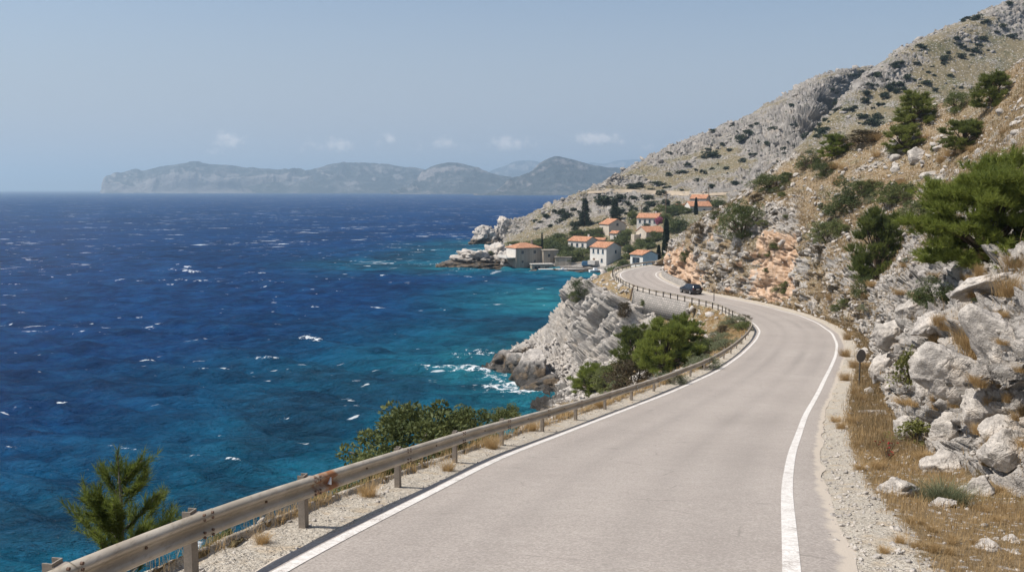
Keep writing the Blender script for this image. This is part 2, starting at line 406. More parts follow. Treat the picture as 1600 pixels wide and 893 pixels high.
def m_tiles():
    t = NT('terracotta_tiles'); p = t.pos()
    n = t.noise(p, 1.1, 5, .65); v = t.vor(p, 3.2, 'F1', 'Color'); vs = t.n('ShaderNodeSeparateColor'); t.l(v, vs.inputs[0])
    c = t.mix(t.step(t.math('ADD', t.math('MULTIPLY', n, .5), t.math('MULTIPLY', vs.outputs[0], .5)), .25, .75), (.33, .15, .085), (.54, .29, .175))
    w = t.n('ShaderNodeTexWave', wave_type='BANDS', bands_direction='X'); t.l(p, w.inputs[0]); w.inputs['Scale'].default_value = 1.6
    return t.done(t.bsdf(c, .9, .15, t.bump(w.outputs['Fac'], .08, .8)))
M['tiles'] = m_tiles()
M['win'] = plain('window_dark', (.035, .042, .05), .25, .5)
M['blueframe'] = plain('blue_shutter', (.16, .25, .33), .7, .3)
M['shutter'] = plain('shutter_green', (.07, .10, .09), .7, .3)
M['concrete'] = plain('concrete', (.42, .395, .36), .9, .2, .2, 1.)
M['white'] = plain('white_paint', (.75, .75, .74), .5, .4, .05)
M['bluepaint'] = plain('blue_paint', (.07, .17, .28), .5, .4, .1)
M['carpaint'] = plain('car_paint', (.012, .013, .018), .22, .6, .05)
M['glass'] = plain('car_glass', (.02, .026, .034), .06, .8, .05)
M['tyre'] = plain('tyre', (.018, .018, .018), .9, .2)
M['rim'] = plain('alloy_rim', (.42, .42, .42), .35, .5, .05, 3, .8)
M['tail'] = plain('tail_lamp', (.16, .012, .012), .25, .5)
M['plate'] = plain('number_plate', (.72, .72, .70), .5, .4, .03)
# ------------------------------------------------------------------ road alignment
_D = np.array([(-20, .6), (0, 2.75), (8, 3.75), (12, 4.55), (16, 5.35), (20.5, 6.25), (24.5, 7.0), (29, 7.75), (33, 8.4), (42, 9.6), (55, 11.0), (70, 12.3), (90, 13.7), (105, 14.4), (125, 14.7), (150, 14.6), (180, 14.4), (260, 14.0)])
_yy = np.linspace(-20, 260, 1121); _dd = np.interp(_yy, _D[:, 0], _D[:, 1])
_k = np.hanning(41); _k /= _k.sum(); _dd = np.convolve(np.pad(_dd, 20, mode='reflect', reflect_type='odd'), _k, 'valid')
def road_z(Y): return CAMZ - np.interp(Y, _yy, _dd)
def on_road(px, py):
    d = ray(px, py); lo, hi = 3., 260.
    for _ in range(60):
        m = (lo + hi) / 2; z = CAMZ + d[2] / d[1] * m
        if z > road_z(m): lo = m
        else: hi = m
    return np.array([d[0] / d[1] * lo, lo])
Rpx = [(1237, 893), (1233, 823), (1228, 764), (1237, 706), (1258, 648), (1287, 595), (1306, 555), (1308, 537), (1300, 520), (1279, 505), (1248, 492), (1200, 479), (1163, 471), (1120, 462.5), (1093, 457.5), (1068, 452), (1047, 444), (1031, 436), (1024, 430)]
Rw = [on_road(*p) for p in Rpx]
Rw = [Rw[0] + (Rw[0] - Rw[1]) * k for k in (8, 5, 2)] + Rw + [np.array(q) for q in ((25.6, 158.), (29.0, 164.), (35, 170.5), (43, 177.), (55, 186.), (72, 199.))]
R = smooth_line(resample(np.array(Rw), .3), 14)
Lpx = [(437, 893), (586, 813), (700, 756), (773, 717), (828, 696), (900, 669), (959, 646), (1053, 610), (1116, 582), (1157, 555), (1182, 530), (1188, 517), (1180, 506)]
Lw = [on_road(*p) for p in Lpx]
Lw = [Lw[0] + (Lw[0] - Lw[1]) * k for k in (5, 3, 1.4)] + Lw
off = R - normals2d(R) * 6.1
i0 = np.argmax(R[:, 1] > 107)
offp = off[i0:]; offp = offp[offp[:, 1] > Lw[-1][1] + 5]
L = smooth_line(resample(np.vstack([np.array(Lw), offp[::6]]), .3), 16)
# pair both edges
idx = np.array([np.argmin(((L - r) ** 2).sum(1)) for r in R]); idx = np.maximum.accumulate(idx)
fi = np.convolve(np.pad(idx.astype(float), 20, mode='edge'), np.ones(41) / 41, 'valid')
LL = np.stack([np.interp(fi, np.arange(len(L)), L[:, k]) for k in (0, 1)], -1)
def with_z(P, dz=0.): return np.c_[P, road_z(P[:, 1]) + dz]
nL = normals2d(L); nR = normals2d(R)
# asphalt
A = LL; B = R; ac = B - A; wid = np.linalg.norm(ac, axis=1)[:, None]; ac = ac / wid
tt = np.r_[np.array([-.36, -.2]), np.linspace(0, 1, 15), np.array([1.05, 1.09])]
V = []; tr = []; ed = []
for k, t in enumerate(tt):
    if t < 0: q = A + ac * t
    elif t > 1: q = B + ac * (.34 if k == len(tt) - 2 else .68)
    else: q = A + (B - A) * t
    wob = (fbm(np.c_[q * .8, np.zeros(len(q))], 3, 5) - .5)[:, None] * .22
    if k in (0, len(tt) - 1): q = q + ac * wob
    crown = .0
    V.append(np.c_[q, road_z(q[:, 1]) + (-.05 if k in (0, len(tt) - 1) else 0)])
    lane = np.exp(-((np.array([.17, .36, .64, .83]) - t) / .055) ** 2).sum() if 0 <= t <= 1 else 0
    tr.append(np.full(len(q), lane)); ed.append(np.full(len(q), 1.0 if (t < -.3 or k == len(tt) - 1) else (.25 if (t < 0 or t > 1) else 0.)))
V = np.stack(V, 1)
me = new_mesh('road', V, grid_faces(len(R), len(tt), True), M['road'], True, {'track': np.stack(tr, 1), 'edge': np.stack(ed, 1)})
kind(obj('road', me), 'structure')
def strip(name, P, n, w, dz):
    P3 = [np.c_[P + n * s, road_z((P + n * s)[:, 1]) + dz] for s in (-w / 2, w / 2)]
    return kind(obj(name, new_mesh(name, np.stack(P3, 1), grid_faces(len(P), 2, True), M['paint'], True)), 'structure')
strip('road_edge_line', R, nR, .19, .007)
strip('road_edge_line', L, nL, .17, .007)

# ------------------------------------------------------------------ hillside right of the road
def atY(P, Y): return np.array([np.interp(Y, P[:, 1], P[:, 0]), Y])
def nAt(P, n, Y):
    v = np.array([np.interp(Y, P[:, 1], n[:, 0]), np.interp(Y, P[:, 1], n[:, 1])]); return v / np.linalg.norm(v)
hY = np.array([-12, 2, 10, 18, 26, 35, 47, 60, 75, 90, 103, 112, 120, 128, 136, 143, 149, 154, 158, 163, 171, 182.])
def tab(Y, ks, vs): return np.interp(Y, ks, vs)
crest = {-12: (34, -18, 54), 15: (44, 15, 52), 35: (54, 47, 51), 60: unproj(1730, 30, 97), 90: unproj(1600, 100, 113), 103: unproj(1542, 140, 120), 112: unproj(1470, 165, 124), 120: unproj(1400, 190, 128), 128: unproj(1310, 226, 136),
         136: unproj(1250, 246, 141), 143: unproj(1200, 280, 146), 149: unproj(1130, 333, 151), 154: unproj(1085, 358, 155), 158: unproj(1060, 384, 160), 163: unproj(1047, 399, 165), 171: (42, 173, 19.), 182: (56, 185, 18.)}
ck = np.array(sorted(crest)); cv = np.array([crest[k] for k in ck])
ctrl = []
for Y in hY:
    r = atY(R, Y); n = nAt(R, nR, Y)
    if Y > 150: n = np.array([.93, .37]) * tab(Y, [150, 158], [1, 1]) if Y < 162 else nAt(R, nR, Y)
    z = road_z(Y)
    gw = tab(Y, [0, 12, 30, 60, 100, 120, 150], [.60, .62, .7, .75, .85, 1.2, .9])           # gravel strip
    vw = tab(Y, [0, 12, 16, 24, 40, 60, 75, 100, 115, 128, 140, 150, 158, 170], [4.6, 4.6, 3.7, 3.2, 3.0, 2.6, 2.6, 2.2, 3.0, 3.0, 2.2, 1.9, 1.7, 2.])
    c = np.array([np.interp(Y, ck, cv[:, k]) for k in range(3)])
    b = np.r_[r + n * vw, z + .12]
    hf = tab(Y, [0, 35, 60, 90, 103, 112, 120, 128, 136, 143, 149, 158, 170], [.045, .05, .05, .06, .10, .11, .12, .15, .17, .20, .30, .4, .4])
    zf = tab(Y, [0, 35, 60, 90, 103, 112, 120, 128, 136, 143, 149, 158, 170], [.125, .13, .14, .16, .26, .34, .40, .46, .50, .58, .66, .75, .75])
    d = c - b
    w1 = b + d * np.array([hf * .45, hf * .45, zf * .5]); w = b + d * np.array([hf, hf, zf]); m = w + (c - w) * np.array([.5, .5, .5 + tab(Y, [100, 120], [.0, -.02])])
    o = d[:2] / np.linalg.norm(d[:2])
    ctrl.append([np.r_[r + n * .1, z - .12], np.r_[r + n * .64, z - .03], np.r_[r + n * (.68 + gw * .85), z + .03], b, w1, w, m, c, c + np.r_[o * 12, -5], c + np.r_[o * 45, -32]])
ctrl = np.array(ctrl)
P, u, v = loft(ctrl, 1300, 960, mind=11)
N = grid_normals(P); N[N[..., 2] < 0] *= -1
Yst = np.interp(u, np.arange(len(hY)), hY)[:, None] * np.ones_like(v)[None]
Vv = v[None] * np.ones_like(u)[:, None]
wall = sstep(2.9, 3.15, Vv) * (1 - sstep(4.7, 6.0, Vv)); slope = sstep(4.4, 5.2, Vv)
far = sstep(45, 110, Yst)
n_big = fbm(P / np.array([7., 7, 5]), 4, 21); n_med = fbm(P / 2.2, 4, 33)
rock = np.clip(wall * (1.0 - .45 * sstep(50, 90, Yst)) + (n_med - .5) * wall * 1.3 + slope * (.22 + (n_big - .5) * 1.5 + (n_med - .5) * .6), 0, 1.3)
rock = np.where(Vv < 3, sstep(2.3, 3, Vv) * .12, rock)
cut = sstep(107, 116, Yst) * (1 - sstep(172, 180, Yst)) * sstep(2.95, 3.2, Vv) * (1 - sstep(4.6, 5.3, Vv))
# the raw orange scars in the cutting
sY = Yst + (fbm(P / 5., 3, 44) - .5) * 9
scar = np.exp(-((sY - 114) / 4.2) ** 2) * 1.1 + np.exp(-((sY - 151) / 8) ** 2) * .95 * (1 - sstep(3.9, 4.6, Vv)) + np.exp(-((sY - 138) / 5) ** 2) * .65 * (1 - sstep(3.5, 4.2, Vv))
earth = np.clip(cut * (scar * .95 + .26), 0, 1)
earth = np.maximum(earth, (1 - sstep(.25, .6, np.abs(Vv - 2.9))) * .4 * sstep(100, 112, Yst))
gravel = np.where(Vv < 2.05, 1.0, 1 - sstep(2.0, 2.35, Vv)) * (1 - .2 * sstep(1.6, 2.0, Vv))
ba, ta = blocks(P, 1.5, 3, (1, 1, .62)); bb, tb = blocks(P, .55, 7, (1, 1, .7)); bc, tc = blocks(P, .2, 9); bd, td = blocks(P, 3.2, 13, (1.3, 1.0, .55))
near_amp = wall * (1 - far * .45)
rmask = sstep(.35, .75, rock + (n_med - .5) * 1.2)
disp = near_amp * (ba * .55 + bb * .6 + bc * .45) + wall * far * bd * .30 + slope * rmask * (bb * .42 + ba * .22 + bc * .3) + slope * ((n_big - .5) * 1.3 + (n_med - .5) * .35) + np.where(Vv < 3, (fbm(P / .5, 4, 60) - .5) * .10 * sstep(1.1, 2.2, Vv), 0)
disp = disp + cut * earth * (fbm(P / np.array([1.2, 1.2, 5.]), 5, 71, ridged=True) - .5) * 1.1
fade = sstep(.9, 1.6, Vv)
P = P + N * (disp * fade)[..., None]
N2 = np.abs(grid_normals(P)[..., 2]); rock = np.clip(rock - wall * .75 * sstep(.72, .93, N2) * sstep(.38, .58, n_med) , 0, 1.3)
hill = obj('hillside', new_mesh('hillside', P, grid_faces(len(u), len(v), True), M['hill'], True,
           {'rock': rock, 'earth': earth, 'gravel': gravel, 'tone': np.clip(ta * .5 + tb * .5, 0, 1), 'wet': np.zeros_like(rock)}))
kind(hill, 'structure')

# ------------------------------------------------------------------ seaward slope and sea cliff left of the road
sY_ = np.array([-12, 2, 10, 18, 26, 35, 47, 60, 72, 82, 90, 98, 106, 114, 122, 130, 138, 145, 151, 156, 161, 166, 172, 180.])
sh = {-12: (-34, -8), 2: (-32, 8), 18: (-27, 27), 35: (-20, 46), 60: (-9, 76), 72: (-5, 88), 82: (-2, 96), 90: (0, 102), 98: (1.5, 108), 106: (3, 113), 114: (4, 118), 122: (4.2, 123), 130: (3.8, 129), 138: (1.5, 135), 145: (-2, 141), 151: (-4.5, 145), 156: (-3.5, 150), 161: (0, 160), 166: (6, 172), 172: (16, 184), 180: (32, 196)}
sk = np.array(sorted(sh)); sv = np.array([sh[k] for k in sk], float)
ctrl = []
for Y in sY_:
    r = atY(L, Y); n = -nAt(L, nL, Y); z = road_z(Y)
    s = np.r_[np.interp(Y, sk, sv[:, 0]), np.interp(Y, sk, sv[:, 1]), 0.]
    e = np.r_[r + n * tab(Y, [0, 80, 104, 110, 131, 136, 150, 158, 166], [1.45, 1.5, 1.9, 1.25, 1.25, 1.8, 2.6, 3.2, 2.4]), z - .20]
    d = s - e
    def q(kh, hs, zs): return e + d * np.array([tab(Y, kh, hs), tab(Y, kh, hs), tab(Y, kh, zs)])
    K = [0, 47, 72, 90, 106, 114, 122, 130, 138, 145, 151, 158, 166]
    c1 = q(K, [.15, .15, .20, .22, .18, .035, .02, .02, .10, .12, .14, .22, .2], [.24, .24, .20, .17, .14, .15, .17, .16, .09, .09, .10, .16, .2])
    c2 = q(K, [.45, .45, .45, .48, .46, .40, .38, .42, .42, .36, .36, .42, .5], [.58, .58, .50, .46, .48, .60, .66, .70, .70, .62, .56, .44, .55])
    c3 = q(K, [.75, .75, .75, .75, .75, .72, .70, .72, .70, .68, .66, .70, .75], [.90, .90, .84, .83, .84, .86, .88, .89, .88, .85, .83, .78, .85])
    o = d[:2] / np.linalg.norm(d[:2])
    ctrl.append([np.r_[r - n * .1, z - .14], np.r_[r + n * .35, z - .045], np.r_[r + n * 1.1, z - .05], e, c1, c2, c3, s, s + np.r_[o * 5, -4.]])
ctrl = np.array(ctrl)
P, u, v = loft(ctrl, 1450, 580, mind=28)
N = grid_normals(P); N[N[..., 2] < 0] *= -1
Yst = np.interp(u, np.arange(len(sY_)), sY_)[:, None] * np.ones_like(v)[None]; Vv = v[None] * np.ones_like(u)[:, None]
cl = sstep(121, 128, Yst) * (1 - sstep(157, 164, Yst))                                   # the cliff proper
face = cl * sstep(3.75, 4.1, Vv) * (1 - sstep(4.9, 5.5, Vv)); tal = sstep(4.8, 5.3, Vv) * sstep(108, 118, Yst)
n_big = fbm(P / 6., 4, 121); n_med = fbm(P / 1.8, 4, 133)
# tilted limestone ribs: saw profile across the face, running up to the right
zz = P[..., 2]; q = (P[..., 0] * .62 - P[..., 1] * .78) - zz * .55
q = q + (fbm(P / 3.5, 3, 140) - .5) * 1.1
ph = q / 4.6; fr = ph - np.floor(ph); amp = .45 + 1.0 * _h(np.floor(ph).astype(np.int64), np.zeros_like(ph, dtype=np.int64), np.zeros_like(ph, dtype=np.int64), 5)
saw = np.where(fr < .62, (fr / .62) ** .7 * .25 + .75, np.interp(fr, [.62, .68, .93, 1.0], [1., .08, 0., .75]))
_t = P[..., 0] * .78 + P[..., 1] * .62
_f1, _f2, _rn, _vv = worley(np.stack([q / 2.7 + (fbm(P / 2.2, 3, 171) - .5) * .5, zz / 4.6 + .25 * q / 2.7, _t / 9.], -1), 177)
ribs = saw * amp * 1.3 + (_rn[..., 0] - .5) * 2.0 + _vv[..., 0] * 1.7 - .9 * (1 - sstep(0, .10, _f2 - _f1)) + 1.0
ba, ta = blocks(P, 1.1, 103, (1, 1, .6), ang=(.2, -.6, .3)); bb, tb = blocks(P, .5, 107, (1, 1, .8)); bd, td = blocks(P, 2.6, 113, (1, 1, .6))
rough = np.clip(.25 + (n_big - .5) * 2.4 + .25 * sstep(5, 6.5, Vv), 0, 1)
rock = np.clip(face * 1.2 + tal * 1.05 + rough * sstep(3.1, 3.6, Vv) * (1 - face) * .95, 0, 1.3)
rm = sstep(.3, .7, rock)
disp = face * (ribs - .9) + face * (ba * .40 + bb * .32) + tal * (ba * .55 + bb * .55 + bd * .30) + (1 - np.maximum(face, tal)) * sstep(3.0, 3.6, Vv) * (rm * (ba * .4 + bb * .4) + (n_big - .5) * 1.1 - .45 * (1 - sstep(60, 80, Yst)))
disp = disp + np.where(Vv < 3.2, (fbm(P / .4, 4, 160) - .5) * .09 * sstep(1.1, 1.6, Vv), 0) - sstep(2.2, 3., Vv) * (1 - sstep(3.4, 3.9, Vv)) * np.abs(fbm(P / .9, 4, 163) - .42) * 1.3 * (1 - sstep(60, 80, Yst))
gravel = 1 - sstep(2.15, 2.75, Vv)
wet = (1 - sstep(.3, 1.6, zz + (n_med - .5) * 2)) * sstep(4, 5, Vv)
P = P + N * disp[..., None]
coast = obj('coast_slope', new_mesh('coast_slope', P, grid_faces(len(u), len(v)), M['coast'], True,
            {'rock': rock, 'earth': (1 - sstep(.2, .8, np.abs(Vv - 3.2))) * .12, 'gravel': gravel, 'tone': np.clip(ta * .5 + tb * .5, 0, 1), 'wet': wet}))
kind(coast, 'structure')

# ------------------------------------------------------------------ village slope and the two mountain shoulders
def st(*rows): return [unproj(*r) for r in rows]
m1 = [st((770, 430, 325), (780, 418, 333), (784, 399, 345), (784, 386, 395), (787, 379, 470), (789, 377, 482), (790, 376.5, 490), (790, 376, 520), (792, 376, 560)),
      st((800, 428, 323), (806, 420.5, 330), (806, 398, 345), (806, 380, 395), (802, 366, 470), (801, 361, 478), (800, 358, 486), (801, 360, 520), (802, 372, 560)),
      st((830, 428, 322), (834, 420.5, 330), (836, 398, 345), (838, 373, 395), (832, 350, 455), (831, 346, 466), (830, 341, 476), (832, 342, 520), (835, 352, 600)),
      st((880, 432, 312), (884, 424, 322), (886, 401, 340), (890, 372, 380), (890, 330, 442), (888, 318, 455), (884, 311, 468), (888, 314, 520), (895, 325, 600)),
      st((925, 440, 300), (927, 428, 314), (936, 403, 335), (943, 369, 376), (938, 300, 455), (934, 296, 461), (930, 294, 472), (933, 297, 530), (940, 310, 640)),
      st((975, 450, 268), (978, 440, 285), (992, 402, 320), (1000, 364, 368), (988, 301, 455), (987, 282, 490), (982, 268, 520), (984, 272, 580), (990, 290, 700)),
      st((1030, 450, 268), (1033, 440, 285), (1050, 400, 310), (1058, 345, 365), (1050, 302, 448), (1054, 265, 505), (1050, 237, 560), (1052, 242, 620), (1060, 260, 740)),
      st((1090, 450, 268), (1092, 440, 285), (1110, 395, 310), (1118, 340, 360), (1113, 303, 428), (1120, 250, 510), (1125, 206, 590), (1128, 211, 650), (1135, 230, 780)),
      st((1165, 445, 270), (1170, 430, 290), (1188, 388, 312), (1196, 335, 358), (1185, 303, 408), (1195, 232, 505), (1200, 166, 615), (1203, 172, 680), (1210, 190, 800)),
      st((1255, 445, 270), (1260, 430, 290), (1275, 380, 312), (1275, 330, 358), (1262, 290, 420), (1255, 205, 520), (1285, 124, 640), (1288, 130, 700), (1295, 150, 840)),
      st((1330, 445, 270), (1335, 430, 290), (1330, 380, 312), (1310, 330, 380), (1290, 285, 480), (1290, 195, 590), (1325, 112, 655), (1328, 118, 720), (1335, 135, 860)),
      st((1400, 445, 270), (1400, 430, 290), (1390, 380, 330), (1370, 330, 420), (1345, 280, 560), (1340, 190, 660), (1362, 108, 670), (1366, 114, 740), (1370, 135, 880)),
      st((1500, 445, 270), (1500, 430, 290), (1480, 380, 340), (1450, 330, 460), (1430, 280, 610), (1420, 190, 690), (1430, 108, 680), (1432, 114, 750), (1435, 135, 880))]
def mountain(name, ctrl, nu, nv, seed, ribs=None, amp=1., rock0=.55, flip=False):
    P, u, v = loft(np.array(ctrl), nu, nv, mind=200)
    N = grid_normals(P); N[N[..., 2] < 0] *= -1
    Vv = v[None] * np.ones_like(u)[:, None]; U = u[:, None] * np.ones_like(v)[None]
    a = fbm(P / np.array([70., 70, 45]), 4, seed); b = fbm(P / 16., 4, seed + 9); r = fbm(P / np.array([26., 26, 13]), 4, seed + 17, ridged=True)
    ba, ta = blocks(P, 7, seed + 3, (1, 1, .6)); bb, tb = blocks(P, 2.6, seed + 5, (1, 1, .7)); bc, tc = blocks(P, 16, seed + 8, (1, 1, .55))
    rock = rock0 + (a - .5) * 1.3 + (b - .5) * 1.0
    cliff = np.zeros_like(a) if ribs is None else ribs(P, U, Vv)
    rock = np.clip(rock + cliff, 0, 1.3)
    rm = sstep(.35, .8, rock)
    disp = amp * ((a - .5) * 8 * sstep(3.2, 4.6, Vv if name == 'mountain' else Vv + 4) + (r - .5) * 3.2 * rm + ba * .30 * rm + bb * .7 * (.3 + rm) + cliff * (bc * .42 + (fbm(P / np.array([14., 14, 40]), 4, seed + 31, ridged=True) - .5) * 6))
    return P, N, disp, rock, np.clip(ta * .5 + tb * .5, 0, 1), U, Vv
def gullycliff(P, U, Vv):
    w = (fbm(P / 40., 3, 330) - .5) * 1.1
    return sstep(7.1, 8.0, U + w) * (1 - sstep(9.6, 10.3, U + w)) * sstep(4.2, 4.7, Vv + w * .6) * (1 - sstep(5.4, 5.8, Vv + w * .5)) * (.55 + .6 * sstep(8.2, 8.9, U + w))
P, N, disp, rock, tone, U, Vv = mountain('mountain', m1, 720, 520, 300, gullycliff, 1., .48)
low = 1 - sstep(2.6, 3.6, Vv)
disp = disp * (1 - low * .92); rock = rock * (1 - .75 * low * sstep(.8, 1.4, U)); rock = np.maximum(rock, (1 - sstep(1.0, 3.5, P[..., 2] + 0)) * .95) + .10 * sstep(2.9, 3.3, Vv) * (1 - sstep(4.0, 4.4, Vv))
P = P + N * disp[..., None]
wet = (1 - sstep(.3, 1.2, P[..., 2]))
mount = obj('mountain', new_mesh('mountain', P, grid_faces(*P.shape[:2], True), M['mount'], True, {'rock': rock, 'earth': np.zeros_like(rock), 'gravel': np.zeros_like(rock), 'tone': tone, 'wet': wet}))
kind(mount, 'structure')
sky2 = [(1135, 305, 372), (1160, 296, 376), (1190, 277, 382), (1230, 238, 390), (1268, 201, 400), (1305, 168, 410), (1338, 134, 420), (1364, 110, 430), (1400, 83, 440), (1440, 62, 450), (1480, 46, 460), (1540, 23, 475), (1600, 2, 490), (1700, -40, 515), (1850, -90, 560)]
m2 = [st((x + 5, y + 330, d - 190), (x + 5, y + 210, d - 130), (x + 3, y + 110, d - 70), (x + 1, y + 45, d - 28), (x, y, d), (x + 1, y + 8, d + 60), (x - 5, y + 45, d + 140)) for x, y, d in sky2]
P, N, disp, rock, tone, U, Vv = mountain('shoulder', m2, 520, 420, 500, None, .8, .60)
P = P + N * disp[..., None]
mount2 = obj('mountain_shoulder', new_mesh('mountain_shoulder', P, grid_faces(*P.shape[:2], True), M['mount'], True, {'rock': rock, 'earth': np.zeros_like(rock), 'gravel': np.zeros_like(rock), 'tone': tone, 'wet': np.zeros_like(rock)}))
kind(mount2, 'structure')

# ------------------------------------------------------------------ far headland and islands
t = NT('far_land'); p = t.pos()
g = t.n('ShaderNodeNewGeometry'); sx = t.n('ShaderNodeSeparateXYZ'); t.l(g.outputs['Normal'], sx.inputs[0])
steep = t.math('SUBTRACT', 1., t.step(sx.outputs[2], .55, .85))
n = t.noise(p, .006, 6, .65); n2 = t.noise(p, .02, 6, .7)
f = t.math('ADD', t.math('MULTIPLY', steep, .22), t.math('ADD', t.math('MULTIPLY', n, .5), t.math('MULTIPLY', n2, .5)))
c = t.mix(t.step(f, .47, .70), (.052, .062, .066), (.26, .24, .232))
t.done(t.bsdf(c, .95, .05, t.bump(n2, 30, .9))); M['far_land'] = t.m
def far_hill(name, d, pts, depth, seed, nu, cliff=.0, amp=1.):
    """pts: skyline (px, py) with the shore at the distance d in front of it"""
    dd = d * (1 + .0)
    base = 297 + 29 / d * FPX
    ctrl = []
    for px, py in pts:
        hgt = max(base - py, .5)
        k = depth * min(1, hgt / 30 + .1)
        if cliff: rows = [(px, base + 2, d * .985), (px, base, d), (px, base - hgt * .55, d + k * .10), (px, base - hgt * .8, d + k * .35), (px, py, d + k), (px, py + hgt * .3, d + 1.6 * k), (px, base - 3, d + 2.6 * k)]
        else: rows = [(px, base + 2, d * .985), (px, base, d), (px, base - hgt * .3, d + k * .30), (px, base - hgt * .68, d + k * .65), (px, py, d + k), (px, py + hgt * .3, d + 1.6 * k), (px, base - 3, d + 2.6 * k)]
        ctrl.append(st(*rows))
    P, u, v = loft(np.array(ctrl), nu, 110, mind=1000)
    N = grid_normals(P); N[N[..., 2] < 0] *= -1
    s = d / 5000.
    Vv = v[None] * np.ones_like(u)[:, None]
    r = fbm(P / (520 * s), 6, seed, .52, True); r2 = fbm(P / np.array([160., 160, 420]) / s, 5, seed + 5, .55, True)
    P = P + N * (((r - .6) * 120 * s * amp + (r2 - .6) * (70 if cliff else 30) * s) * sstep(1.1, 2.2, Vv) * (1 - .75 * sstep(3.4, 4, Vv)))[..., None]
    o = obj(name, new_mesh(name, P, grid_faces(len(u), len(v), True), M['far_land'], True)); return kind(o, 'structure')
far_hill('distant_hill', 11500, [(740, 284), (765, 268), (790, 258), (808, 251.5), (830, 250.5), (850, 255), (880, 270), (900, 285)], 900, 701, 120)
far_hill('distant_hill', 13000, [(880, 270), (905, 258), (925, 253), (945, 255), (965, 252), (985, 250.5), (1010, 253), (1060, 262), (1100, 275)], 900, 711, 120)
far_hill('headland', 6900, [(157, 303), (160, 295), (164, 278), (170, 275), (195, 269.5), (214, 265), (222, 267), (245, 261), (270, 258.5), (290, 255.5), (305, 256.5), (330, 259), (360, 260), (390, 263), (415, 265), (445, 268), (462, 271), (490, 269), (520, 266), (560, 270), (600, 285), (640, 300)], 520, 721, 420, cliff=1)
far_hill('headland_hill', 6600, [(380, 300), (420, 288), (450, 275), (475, 269.5), (500, 263), (520, 257), (545, 255.5), (575, 257), (600, 259.5), (625, 261.5), (650, 263), (672, 268), (700, 275), (760, 290), (800, 300)], 700, 731, 320)
far_hill('conical_hill', 5700, [(610, 302), (635, 292), (655, 279), (672, 267), (690, 258.5), (706, 255), (722, 257), (740, 263), (760, 270), (785, 277), (805, 286), (830, 300)], 600, 741, 240)
far_hill('dry_hill', 4500, [(740, 305), (765, 301), (785, 292), (805, 281), (828, 269), (842, 257), (858, 249.5), (872, 247.5), (890, 249.5), (915, 255), (940, 261), (975, 264), (1010, 268), (1060, 280), (1120, 298)], 600, 751, 320)

# ------------------------------------------------------------------ sea
naz, nr = 1050, 780
az = np.r_[np.linspace(-R_(75), -R_(33), 60)[:-1], np.linspace(-R_(33), R_(16), naz - 120), np.linspace(R_(16), R_(75), 62)[1:]]
# radial rows evenly spaced in apparent height, up to 25 km
a0, a1 = math.atan(CAMZ / 42.), math.atan(CAMZ / 25000.)
tt = np.linspace(0, 1, nr); ang = a0 + (a1 - a0) * tt; rr = CAMZ / np.tan(ang); rr = rr[np.r_[True, np.diff(rr) > 0]]
rr = np.r_[8., 20., 32., rr]
X = rr[None] * np.sin(az)[:, None]; Y = rr[None] * np.cos(az)[:, None]
dr = np.gradient(rr)[None] * np.ones_like(X)
rng = np.random.default_rng(5)
Z = np.zeros_like(X); H = np.zeros_like(X)
wd0 = math.radians(75)                        # waves travel towards the shore, crests lie a little askew to the view
for k in range(70):
    lam = 1.5 * (22 / 1.5) ** rng.random()
    th = wd0 + math.pi + rng.normal(0, .38)
    kx, ky = math.cos(th) * 2 * math.pi / lam, math.sin(th) * 2 * math.pi / lam
    amp = .0135 * lam ** .86 * (1 if lam < 14 else .7)
    ph = rng.random() * 2 * math.pi
    w = sstep(1.6, 3.2, lam / dr)
    a = kx * X + ky * Y + ph
    s = np.sin(a)
    Z += amp * w * (s + .22 * np.cos(2 * a)); H += amp * s
Z *= 1.0
far_t = sstep(150, 500, rr)[None]
# breaking crests: only where several waves pile up
pt = np.stack([X, Y, np.zeros_like(X)], -1)
gust = fbm(pt / 34., 3, 801)
hs = H / H.std()
foam = .62 * sstep(2.5, 3.3, hs + (gust - .5) * 3.6) * (1 - sstep(350, 700, rr)[None])
